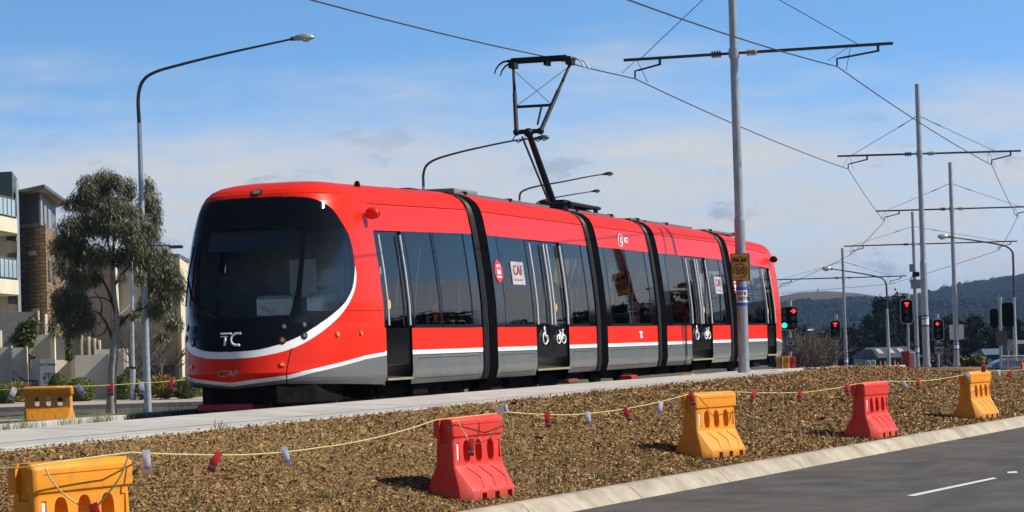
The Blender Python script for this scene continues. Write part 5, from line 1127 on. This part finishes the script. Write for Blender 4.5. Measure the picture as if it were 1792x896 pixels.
signal((1461, 578.5), 128, (1465, 655), (1463, 551), (19.5, 37.5), [(0, 0, 'T'), (0, 1, 0), (0, 2, 0)], 'smaller signal with a red T, left of the slim pole')
signal((1586, 545), 116, (1590, 655), (1588.5, 514), (23, 43.5), [(0, 0, 'T'), (0, 1, 0), (0, 2, 0)], 'larger signal with a red T, above the red cabinet')
signal((1641, 577.5), 124, (1643, 655), (1640, 550), (20.5, 38), [(0, 0, 'dot'), (0, 1, 0), (0, 2, 0)], 'signal with a round red light above the tram only plate')
signal((1741, 557), 106, (1752, 645), (1749.5, 521), (15, 34), [], 'signal seen from behind on the post left of the edge lamp', back=True)
def loose_head():
    c = atd(1764, 551, 107); b = MB(); m = px2m(107); plate(b, rrect(c, RH, 10*m, 21.5*m, .12), -FH, .02); b.obox(c-FH*.12-RH*.06, RH*.12, FH*.10, (0, 0, .42)); b.obox(c-FH*.24-RH*.02, RH*.04, FH*.02, (0, 0, .33))
    tag(b.build('signal_head', [SIGB], None), 'black signal head seen from behind, right one of the pair', 'traffic light', 'traffic signals')
loose_head()
def small_sign(c_px, Z, w, h, m, label, lines=(), post=None, back_edge=None, pict=None):
    c = atd(*c_px, Z)-FH*.09; k = px2m(Z); o = thing('road_sign', c, label, 'sign', 'road signs'); up = np.array([0, 0, 1.])
    b = MB(); plate(b, rrect(c, RH, w*k/2, h*k/2, .05), -FH, .02); b.build('sign_panel', [m], o)
    if back_edge:
        b = MB(); plate(b, rrect(c+FH*.01, RH, w*k/2+.06, h*k/2+.06, .05), -FH, .01); b.build('sign_edge', [back_edge], o)
    for t, s, dz in lines: put_text('sign_lettering', t, s, c-FH*.03+up*dz, RH, up, INK, o, bold=.008)
    if pict:
        b = MB(); b.obox(c-FH*.03+up*.17, RH*.22, FH*.004, up*.06); b.obox(c-FH*.03+up*.09, RH*.20, FH*.004, up*.02); b.build('tram_pictogram', [INK], o)
        b = MB()
        for q in (-.14, -.07, .06, .13): b.obox(c-FH*.036+up*.185+RH*q, RH*.022, FH*.002, up*.022)
        b.build('pictogram_window', [m], o)
    if post:
        b = MB(); b.tube([atd(post[0], post[1], Z), atd(c_px[0], c_px[1], Z)], .035, 8); b.build('sign_post', [STEEL], o)
    return o
SGREY = mat('greyed sign face', (.36, .36, .34), .6)
small_sign((1382.5, 603), 100, 14, 19, SGREY, 'grey U turn sign under the two column signal', (('U', .26, .10), ('TURNS', .10, -.07), ('ONLY', .09, -.16)), None, mat('dark sign frame', (.09, .09, .09), .6))
small_sign((1643, 609), 124, 16, 20, mat('pale sign face', (.40, .40, .39), .6), 'white tram only plate under the round red signal', (('ONLY', .20, -.12),), None, None, True)
small_sign((1673.5, 581), 120, 25, 26, mat('white board', (.72, .70, .66), .6), 'blank white board behind the pole with the blue banded plate', (), (1668, 655))
small_sign((1752, 592), 104, 20, 26, mat('grey back of sign', (.085, .08, .08), .7), 'dark grey sign back on the post at the right', (), None)
small_sign((1766, 604), 105, 9.5, 20, mat('pale grey sign back', (.33, .34, .34), .6), 'pale grey sign back leaning beside the dark one', (), (1763, 650))
# roadworks clutter along the far edge
CONEM = mat('orange cone', (.80, .10, .02), .5)
def cone(px, D, hpx, label):
    c = atd(*px, D); h = hpx*px2m(D); o = thing('traffic_cone', c, label, 'traffic cone', 'orange cones and bollards')
    b = MB(); b.tube([c+(0, 0, .03), c+(0, 0, h)], [h*.17, h*.05], 14); b.build('cone_body', [CONEM], o, True)
    b = MB(); b.obox(c+(0, 0, .02), RH*h*.22, FH*h*.22, (0, 0, .02)); b.build('cone_foot', [mat('cone foot', (.09, .03, .02), .7)], o)
    b = MB(); b.tube([c+(0, 0, h*.55), c+(0, 0, h*.75)], [h*.118, h*.088], 14, cap=False); b.build('cone_collar', [mat('cone collar', (.6, .3, .22), .4)], o, True)
for i, (x, y, h, lb) in enumerate(((1541, 645, 14, 'first orange cone right of the pale panels'), (1549, 645, 14, 'orange cone beside the street lamp post'), (1566, 645, 16, 'orange cone just right of the street lamp post'), (1572, 646, 13, 'shorter orange cone between two taller ones'), (1579, 645, 15, 'orange cone touching the red cabinet'))): cone((x, y), 112+i, h, lb)
def obj_box(px0, px1, D, depth, m, label, name, cat, bevel=.03):
    a = atd(px0[0], px1[1], D); c = atd(px1[0], px0[1], D); mid = (a+c)/2; b = MB(); b.obox(mid+FH*depth/2, RH*abs(px1[0]-px0[0])/2*px2m(D), FH*depth/2, (0, 0, (c[2]-a[2])/2)); return tag(b.build(name, [m], None, bevel=bevel), label, cat)
obj_box((1580, 614), (1592.5, 650), 108, .5, mat('red cabinet', (.34, .012, .012), .5), 'red cabinet below the larger red T signal', 'cabinet', 'cabinet')
obj_box((1593, 616), (1602, 650), 108.4, .4, mat('pale panel', (.42, .42, .44), .6), 'pale grey panel beside the red cabinet', 'panel', 'panel')
obj_box((1516, 631), (1524, 650), 118, .15, mat('pale panel', (.42, .42, .44), .6), 'left one of two pale panels by the dark skip', 'panel', 'panel'); obj_box((1525, 630), (1533, 650), 118.4, .15, mat('pale panel', (.42, .42, .44), .6), 'right one of two pale panels by the first cone', 'panel', 'panel')
obj_box((1494, 637), (1515, 650), 120, 1.2, mat('dark skip', (.035, .037, .042), .6), 'low dark skip left of the pale panels', 'skip', 'skip', .06)
for x0, x1, m, lb in ((1456, 1466, CREAM, 'cream block in the low barrier row'), (1466, 1473, REDP, 'small red block in the low barrier row'), (1473, 1483, REDP, 'red block at the foot of the slim pole'), (1483, 1492, CREAM, 'cream block right of the slim pole')): obj_box((x0, 640), (x1, 650), 100, .5, m, lb, 'barrier_block', 'barrier', .04)['group'] = 'low barrier row'
cone((1789, 650), 62, 21, 'orange bollard at the right picture edge')
def car():
    Z = 112; c = atd(1768, 653, Z); o = thing('parked_car', c, 'small blue car half hidden behind the mesh fence at the right', 'car'); up = np.array([0, 0, 1.]); A = lambda a, d, z: c+RH*a+FH*d+up*z
    b = MB(); pr = [(-.75, 0.05), (-.8, .35), (-.62, .48), (-.35, .58), (-.1, .62), (.75, .62), (.95, .45), (1.0, .05)]
    n = len(pr); vs = [A(a, 0, z) for a, z in pr]+[A(a, 1.5, z) for a, z in pr]; b.add(vs, [tuple(range(n))[::-1], tuple(range(n, 2*n))]+[(i, (i+1) % n, n+(i+1) % n, n+i) for i in range(n)]); b.build('car_body', [mat('blue car paint', (.05, .16, .34), .3, coat=.5)], o, bevel=.05)
    b = MB(); pw = [(-.5, .42), (-.1, .56), (.7, .56), (.8, .42)]; b.add([A(a, -.012, z) for a, z in pw], [(0, 1, 2, 3)]); b.build('car_window', [GLZ], o)
    for a in (-.5, .62): b = MB(); b.tube([A(a, -.03, .1), A(a, .15, .1)], .16, 16); b.build('wheel', [BLACK], o)
car()
def mesh_fence():
    Z = 74; b = MB(); x0, x1, yt, yb = 1751, 1792, 623, 646
    for k in range(15): x = x0+(x1-x0)*k/14; b.tube([atd(x, yt+.5, Z), atd(x, yb, Z)], .013, 5)
    for y in (yt, yb-3): b.tube([atd(x0, y+.4, Z), atd(x1, y-.4, Z)], .022, 6)
    o = thing('crowd_fence', atd(1770, yb, Z), 'pale steel crowd fence in front of the blue car', 'fence'); b.build('fence_panel', [mat('pale steel bars', (.50, .54, .58), .4, .4)], o)
mesh_fence()
b = MB(); b.tube(spl([atd(1358, 598, 70), atd(1363, 602, 70), atd(1367, 612, 70), atd(1368, 650, 70)], 6), .02, 8); tag(b.build('hoop_rail', [STEELD], None), 'thin bent pipe rising just behind the tram rear', 'pipe')

# houses beyond the junction
def house(px_l, px_r, ytop, yeave, ybase, D, roof, wall, label, gable=True, panels=False):
    a = atd(px_l, ybase, D); c = atd(px_r, ybase, D); L = (px_r-px_l)*px2m(D); k = px2m(D); o = thing('house', (a+c)/2, label, 'house', 'houses beyond the junction'); up = np.array([0, 0, 1.])
    he = (ybase-yeave)*k; hr = (yeave-ytop)*k; b = MB(); mid = (a+c)/2+FH*4; b.obox(mid+up*he/2, RH*L*.47, FH*4, up*he/2); b.build('wall', [wall], o)
    b = MB(); A = lambda t, d, z: a+RH*L*t+FH*d+up*z
    b.add([A(-.02, -.6, he), A(1.02, -.6, he), A(1.02, 8.6, he), A(-.02, 8.6, he), A(.14, 4, he+hr), A(.86, 4, he+hr)], [(0, 1, 5, 4), (2, 3, 4, 5), (1, 2, 5), (3, 0, 4), (0, 3, 2, 1)]); rf = b.build('roof', [roof], o)
    if gable:
        b = MB(); g = [A(.0, -1.2, he-.1), A(.24, -1.2, he-.1), A(.12, -1.2, he+hr*.85), A(.0, 3, he-.1), A(.24, 3, he-.1), A(.12, 3, he+hr*.85)]; b.add(g, [(0, 1, 2), (0, 2, 5, 3), (1, 4, 5, 2)]); b.build('gable', [roof], o)
    if panels:
        for t in (.30, .5, .68): b = MB(); q = [A(t, -.6+4.6*.35, he+hr*.35+.06), A(t+.09, -.6+4.6*.35, he+hr*.35+.06), A(t+.07, -.6+4.6*.8, he+hr*.8+.06), A(t-.02, -.6+4.6*.8, he+hr*.8+.06)]; b.add(q, [(0, 1, 2, 3)]); b.build('skylight', [mat('pale skylight', (.5, .52, .55), .4)], rf)
    for t in (.3, .6): b = MB(); b.obox(A(t, -.0, he*.5)-FH*.02, RH*.7, FH*.03, up*.5); b.build('window', [GLZ], o)
RG = mat('dark tiled roof', (.075, .08, .09), .7, var=.15, scale=2)
house(1512, 1612, 609, 627, 646, 230, RG, TAUPE, 'grey tiled house with pale skylights behind the orange cones', True, True)
house(1722, 1784, 611, 621, 640, 260, mat('blue grey roof', (.10, .15, .21), .6), TAUPE, 'low house with a blue grey roof beyond the white board', False)
house(1781, 1850, 596, 602, 640, 200, mat('grey shed roof', (.14, .145, .15), .6), mat('grey shed wall', (.12, .125, .13), .7), 'pale grey shed at the right picture edge', False)
house(1655, 1705, 617, 623, 640, 280, mat('brown grey roof', (.13, .12, .11), .7), TAUPE, 'small brown roofed house behind the white board post', False)
house(1405, 1428, 576, 579, 586, 1150, mat('white metal roof', (.62, .64, .68), .4), mat('pale farm wall', (.4, .4, .42), .7), 'small white farmhouse among dark trees under the hill', False)

# ================================================================== FAR TREES
def far_tree(px, D, wpx, hpx, label, mats=EVER, n=1500, seed=0, group='dark trees below the hills'):
    rs = random.Random(seed); base = atd(*px, D); k = px2m(D); H_ = hpx*k; Wd = wpx*k/2; o = thing('far_tree', base, label, 'tree', group)
    b = MB(); b.tube([base, base+np.array([0, 0, H_*.6])], [Wd*.09+.05, .04], 8); b.build('trunk', [DBARK], o)
    cl = []
    for _ in range(18):
        a = rs.uniform(-1, 1); z = rs.uniform(.12, .90); w = math.sqrt(max(.05, 1-((z-.5)/.56)**2)); cl.append((*(base+RH*a*Wd*w*.75+FH*rs.uniform(-.5, .5)*Wd+np.array([0, 0, z*H_])), Wd*.36, Wd*.36, H_*.15))
    cl.append((*(base+np.array([0, 0, H_*.5])), Wd*.6, Wd*.6, H_*.34))
    leaf_cloud(cl, n, max(.35, Wd*.11), max(.25, Wd*.09), .15, mats, 'crown', o, hollow=.2); return o
FT = [(1548, 642, 330, 52, 124, 'tall dark tree mass left of the larger red T signal'), (1583, 642, 335, 50, 128, 'tall dark tree directly behind the larger red T signal'), (1528, 642, 320, 46, 92, 'dark tree at the left foot of the tall tree mass'), (1614, 642, 300, 54, 92, 'dark rounded tree behind the second catenary pole'),
      (1503, 642, 300, 64, 80, 'broad dark tree right of the slim pole'), (1470, 642, 310, 60, 72, 'dark tree behind the smaller red T signal'), (1440, 642, 330, 60, 66, 'dark tree above the leafless bush'), (1413, 642, 420, 44, 78, 'rounded tree behind the white farmhouse'), (1388, 642, 320, 60, 76, 'dark tree behind the two column signal'), (1360, 642, 300, 56, 72, 'dark tree just behind the rear of the tram'),
      (1645, 642, 290, 62, 84, 'dark tree behind the round red signal'), (1690, 642, 280, 70, 90, 'dark tree right of the white board'), (1722, 642, 300, 64, 88, 'dark tree left of the backward signals'), (1757, 642, 290, 66, 80, 'dark tree behind the backward signals'), (1794, 642, 270, 66, 84, 'dark tree behind the grey shed at the right edge'),
      (1565, 642, 318, 56, 74, 'lower dark tree in front of the tall tree mass'), (1628, 642, 285, 50, 66, 'lower dark tree left of the round red signal'), (1667, 642, 275, 56, 70, 'lower dark tree behind the white board'), (1706, 642, 272, 50, 66, 'lower dark tree behind the olive shrub'), (1738, 642, 282, 56, 62, 'lower dark tree behind the dark sign back'), (1455, 642, 296, 56, 56, 'low dark tree left of the slim pole'), (1488, 642, 290, 50, 58, 'low dark tree behind the slim pole'), (1425, 642, 300, 56, 54, 'low dark tree behind the leafless bush'), (1398, 642, 290, 50, 56, 'low dark tree behind the U turn sign')]
for i, (x, y, D, w, h, lb) in enumerate(FT): far_tree((x, y), D, w, h, lb, seed=i, n=4200 if h > 100 else 3200)
for i, (x, w, h, lb) in enumerate(((1688, 14, 20, 'low golden green shrub right of the pole with the blue plate'), (1710, 22, 26, 'olive shrub left of the blue car'), (1634, 10, 16, 'small olive shrub left of the tram only plate'), (1735, 12, 10, 'low shrub beside the blue car'))):
    c = atd(x, 640, 125); m = px2m(125); o = thing('roadside_shrub', c, lb, 'shrub', 'roadside shrubs'); leaf_cloud([(c[0], c[1], c[2]+h*m*.3, w*m*.6, w*m*.6, h*m*.45)], 900, .16, .09, 0, [GOLD[1], EVER[2], GOLD[0]], 'foliage', o)
# a line of trees along the road to the right (mirrored in the tram's windows)
for i in range(30):
    az_ = math.radians(14+i*1.45+random.uniform(-.4, .4)); dd = random.uniform(125, 175); X_, Z_ = dd*math.sin(az_), dd*math.cos(az_); p = gnd(X_, Z_, -1.0)
    b_ = thing('roadside_tree', p, 'dark roadside tree beyond the right edge of the picture', 'tree', 'roadside trees to the right'); hh = random.uniform(5, 10); t = MB(); t.tube([p, p+(0, 0, hh*.5)], [.25, .1], 8); t.build('trunk', [DBARK], b_)
    leaf_cloud([(*(p+np.array([random.uniform(-2, 2), random.uniform(-2, 2), hh*random.uniform(.25, .85)])), 2.6, 2.6, hh*.2) for _ in range(9)], 1300, .9, .6, .1, EVER, 'crown', b_)

# ================================================================== HILLS
def hills():
    m = bpy.data.materials.new('wooded hill'); m.use_nodes = True; nt = m.node_tree; N = nt.nodes; L = nt.links; b = N['Principled BSDF']; b.inputs['Roughness'].default_value = 1; b.inputs['Specular IOR Level'].default_value = 0
    g = N.new('ShaderNodeNewGeometry'); at = N.new('ShaderNodeAttribute'); at.attribute_name = 'wood'
    n = N.new('ShaderNodeTexNoise'); n.inputs['Scale'].default_value = .05; n.inputs['Detail'].default_value = 8; n.inputs['Roughness'].default_value = .7; L.new(g.outputs['Position'], n.inputs['Vector'])
    n2 = N.new('ShaderNodeTexNoise'); n2.inputs['Scale'].default_value = .012; n2.inputs['Detail'].default_value = 6; L.new(g.outputs['Position'], n2.inputs['Vector'])
    a = N.new('ShaderNodeMath'); a.operation = 'ADD'; L.new(at.outputs['Fac'], a.inputs[0]); s = N.new('ShaderNodeMath'); s.operation = 'MULTIPLY_ADD'; s.inputs[1].default_value = .8; s.inputs[2].default_value = -.4; L.new(n2.outputs['Fac'], s.inputs[0]); L.new(s.outputs[0], a.inputs[1])
    r = N.new('ShaderNodeMapRange'); r.inputs[1].default_value = .42; r.inputs[2].default_value = .58; L.new(a.outputs[0], r.inputs[0])
    w = N.new('ShaderNodeMix'); w.data_type = 'RGBA'; w.inputs[6].default_value = (.012, .018, .016, 1); w.inputs[7].default_value = (.034, .040, .030, 1); L.new(n.outputs['Fac'], w.inputs[0])
    gr = N.new('ShaderNodeMix'); gr.data_type = 'RGBA'; gr.inputs[6].default_value = (.085, .072, .052, 1); gr.inputs[7].default_value = (.13, .11, .08, 1); L.new(n.outputs['Fac'], gr.inputs[0])
    x = N.new('ShaderNodeMix'); x.data_type = 'RGBA'; L.new(r.outputs[0], x.inputs[0]); L.new(gr.outputs[2], x.inputs[6]); L.new(w.outputs[2], x.inputs[7]); L.new(x.outputs[2], b.inputs['Base Color'])
    GRS = m
    # ridge heights: photo columns -> y of the skyline, at distance
    D0, D1 = 1150., 2500.; xs = np.linspace(1000, 3000, 260); k = D1/FPX
    sky_y = np.interp(xs, [1000, 1200, 1355, 1400, 1450, 1500, 1550, 1600, 1640, 1680, 1720, 1792, 1900, 2100, 2500, 3000], [590, 560, 521, 512, 509.5, 513, 520, 515, 509, 505, 498, 487, 480, 500, 540, 560])
    rows = []; wood = []; T = np.linspace(0, 1, 90)
    rs = np.random.RandomState(3)
    from mathutils import noise as mn
    for t in T:
        D = D0+(D1-D0)*t; row = []
        for x, sy in zip(xs, sky_y):
            pb = CAM+ray(x, 600)*D; hz_ = (602-(x-896)*.02916); zr = .83+(hz_-sy)*k
            prof = (t**1.25); z = -1.1+(zr+1.1)*prof; px_, py_ = pb[0], pb[1]
            z += (mn.fractal(Vector((px_*.004, py_*.004, 1)), 1, 2, 5)*16*t*(1-t)*2.2 + mn.noise(Vector((px_*.03, py_*.03, 3)))*3.0*min(1, t*4)*(1 if t < .97 else 0)); row.append((px_, py_, z))
            # wooded below a line that climbs to the right; bare grass along the crest on the left
            lim = np.interp(x, [1355, 1420, 1480, 1540, 1600, 1700, 1792], [.48, .56, .66, .74, .84, 1.02, 1.3]); bare = 1.0 if (t < .30 and x < 1540) else 0.
            wd = .85 if t < lim else .1
            if bare: wd = .25 if t < .2 else .5
            wd -= .55*math.exp(-((x-1745)/26)**2-((t-.50)/.10)**2)+.35*math.exp(-((x-1690)/28)**2-((t-.66)/.07)**2)
            wood.append(wd)
        rows.append(row)
    P = np.array(rows); idx = np.arange(P.shape[0]*P.shape[1]).reshape(P.shape[:2]); q = np.stack([idx[:-1, :-1], idx[:-1, 1:], idx[1:, 1:], idx[1:, :-1]], -1).reshape(-1, 4)
    o = npmesh('hills', P.reshape(-1, 3), q, GRS, None); a = o.data.attributes.new('wood', 'FLOAT', 'POINT'); a.data.foreach_set('value', np.array(wood, 'f')); kind(o)
    # forest clothing the slope: one mass of crowns
    W_ = np.array(wood).reshape(P.shape[:2]); vs = []; fs = []; cnt = 0
    tt = rs.rand(70000); xx = rs.rand(70000)
    ico = bpy.data.meshes.new('i'); bm = bmesh.new(); bmesh.ops.create_icosphere(bm, subdivisions=1, radius=1.08); IV = np.array([v.co for v in bm.verts]); IF = np.array([[v.index for v in f.verts] for f in bm.faces]); bm.free(); bpy.data.meshes.remove(ico)
    i = (tt**.8*(P.shape[0]-1)).astype(int); jmin = np.searchsorted(xs, 1340); jmax = np.searchsorted(xs, 1830); j = (jmin+xx*(jmax-jmin)).astype(int)
    n2v = np.array([mn.fractal(Vector((P[a_, b_, 0]*.012, P[a_, b_, 1]*.012, 5)), 1, 2, 4) for a_, b_ in zip(i, j)])
    ok = W_[i, j]+np.clip(n2v, -1, 1)*.3 > .5; i, j = i[ok], j[ok]; n = len(i)
    c = P[i, j]+np.stack([rs.uniform(-7, 7, n), rs.uniform(-7, 7, n), rs.uniform(0, 2, n)], -1); r = rs.uniform(1.3, 2.9, n)
    V_ = (IV[None]*np.stack([r, r, r*1.15], -1)[:, None]*rs.uniform(.75, 1.25, (n, len(IV), 1))+c[:, None]).reshape(-1, 3); F_ = (IF[None]+np.arange(n)[:, None, None]*len(IV)).reshape(-1, 3)
    o = npmesh('hill_forest', V_, F_, [mat('forest crown dark', (.010, .017, .018), 1, spec=0), mat('forest crown mid', (.017, .026, .024), 1, spec=0), mat('forest crown pale', (.028, .034, .028), 1, spec=0)], None, np.repeat(rs.choice(3, n, p=[.45, .38, .17]), len(IF))); kind(o, 'stuff')
    for x, y, w, h, lb in ((1693, 497, 13, 9, 'lone broad tree on the hill skyline, larger of the skyline trees'), (1653, 502, 8, 5, 'small lone tree on the skyline left of the larger one'), (1680, 499, 4, 6, 'thin lone tree on the skyline beside the broad one'), (1431, 509, 3, 4, 'tiny lone tree on the bare hill crest above the signals'), (1738, 488, 8, 4, 'low bush on the skyline near the edge lamp')):
        far_tree((x, y+1.5), 2480, w, h+2, lb, n=260, seed=x, group='lone trees on the skyline')
hills()
def haze():
    b = MB(); b.box(-120, 6500, -4200, 5200, -4.5, 110); o = b.build('haze', []); m = bpy.data.materials.new('air haze'); m.use_nodes = True; nt = m.node_tree; N = nt.nodes; N.clear()
    out = N.new('ShaderNodeOutputMaterial'); v = N.new('ShaderNodeVolumePrincipled'); v.inputs['Color'].default_value = (.34, .55, 1, 1); v.inputs['Density'].default_value = .00011; v.inputs['Anisotropy'].default_value = .2; nt.links.new(v.outputs[0], out.inputs['Volume']); o.data.materials.append(m); kind(o, 'stuff')
haze()
# person in the middle car wearing an orange vest
def person():
    x0, y0 = .85, -.35; verts = [(0, 0, .95), (0, 0, 1.12), (0, 0, 1.30), (0, 0, 1.42), (0, 0, 1.50), (0, -.02, 1.60), (0, -.03, 1.72),
        (-.17, 0, 1.38), (-.25, -.06, 1.14), (-.12, -.24, 1.02), (.17, 0, 1.38), (.25, -.06, 1.14), (.12, -.24, 1.02), (-.09, -.02, .92), (-.11, -.40, .90), (-.11, -.44, .48), (-.11, -.54, .42), (.09, -.02, .92), (.11, -.40, .90), (.11, -.44, .48), (.11, -.54, .42)]
    ed = [(0, 1), (1, 2), (2, 3), (3, 4), (4, 5), (5, 6), (3, 7), (7, 8), (8, 9), (3, 10), (10, 11), (11, 12), (0, 13), (13, 14), (14, 15), (15, 16), (0, 17), (17, 18), (18, 19), (19, 20)]
    rad = [.14, .14, .15, .10, .055, .095, .085, .07, .05, .035, .07, .05, .035, .10, .07, .05, .035, .10, .07, .05, .035]
    me = bpy.data.meshes.new('person_body'); me.from_pydata([(v[0], v[1], v[2]) for v in verts], ed, []); o = bpy.data.objects.new('person', me); COL.objects.link(o)
    s = o.modifiers.new('s', 'SKIN')
    if not me.skin_vertices: me.attributes.new('skin', 'FLOAT', 'POINT') if False else None
    lay = me.skin_vertices[0].data if me.skin_vertices else None
    if lay:
        for v, r in zip(lay, rad): v.radius = (r, r*.8)
        lay[0].use_root = True
    o.modifiers.new('u', 'SUBSURF').levels = 1; apply_mods(o); o.data.materials.clear()
    for m in (mat('dark work trousers', (.02, .025, .04), .8), mat('hi vis orange cloth', (.85, .13, .03), .8), mat('skin', (.45, .27, .19), .6)): o.data.materials.append(m)
    for p in o.data.polygons: c = p.center; p.material_index = 2 if c.z > 1.49 else (1 if c.z > .96 and c.y > -.16 else (2 if c.z > .99 else 0)); p.use_smooth = True
    o.location = (x0, y0, 0.); o.rotation_euler = (0, 0, .5); tag(o, 'person in an orange work vest sitting inside the middle car of the tram', 'person')
    h = MB(); h.ball((x0, y0+.02, 1.735), .098, .105, .085, 0, 14, 8); hr = h.build('hair', [mat('dark hair', (.02, .014, .01), .7)], None, True); w = hr.data; w.transform(Matrix.Translation((-x0, -y0, 0))); hr.parent = o
person()
bpy.context.view_layer.update()
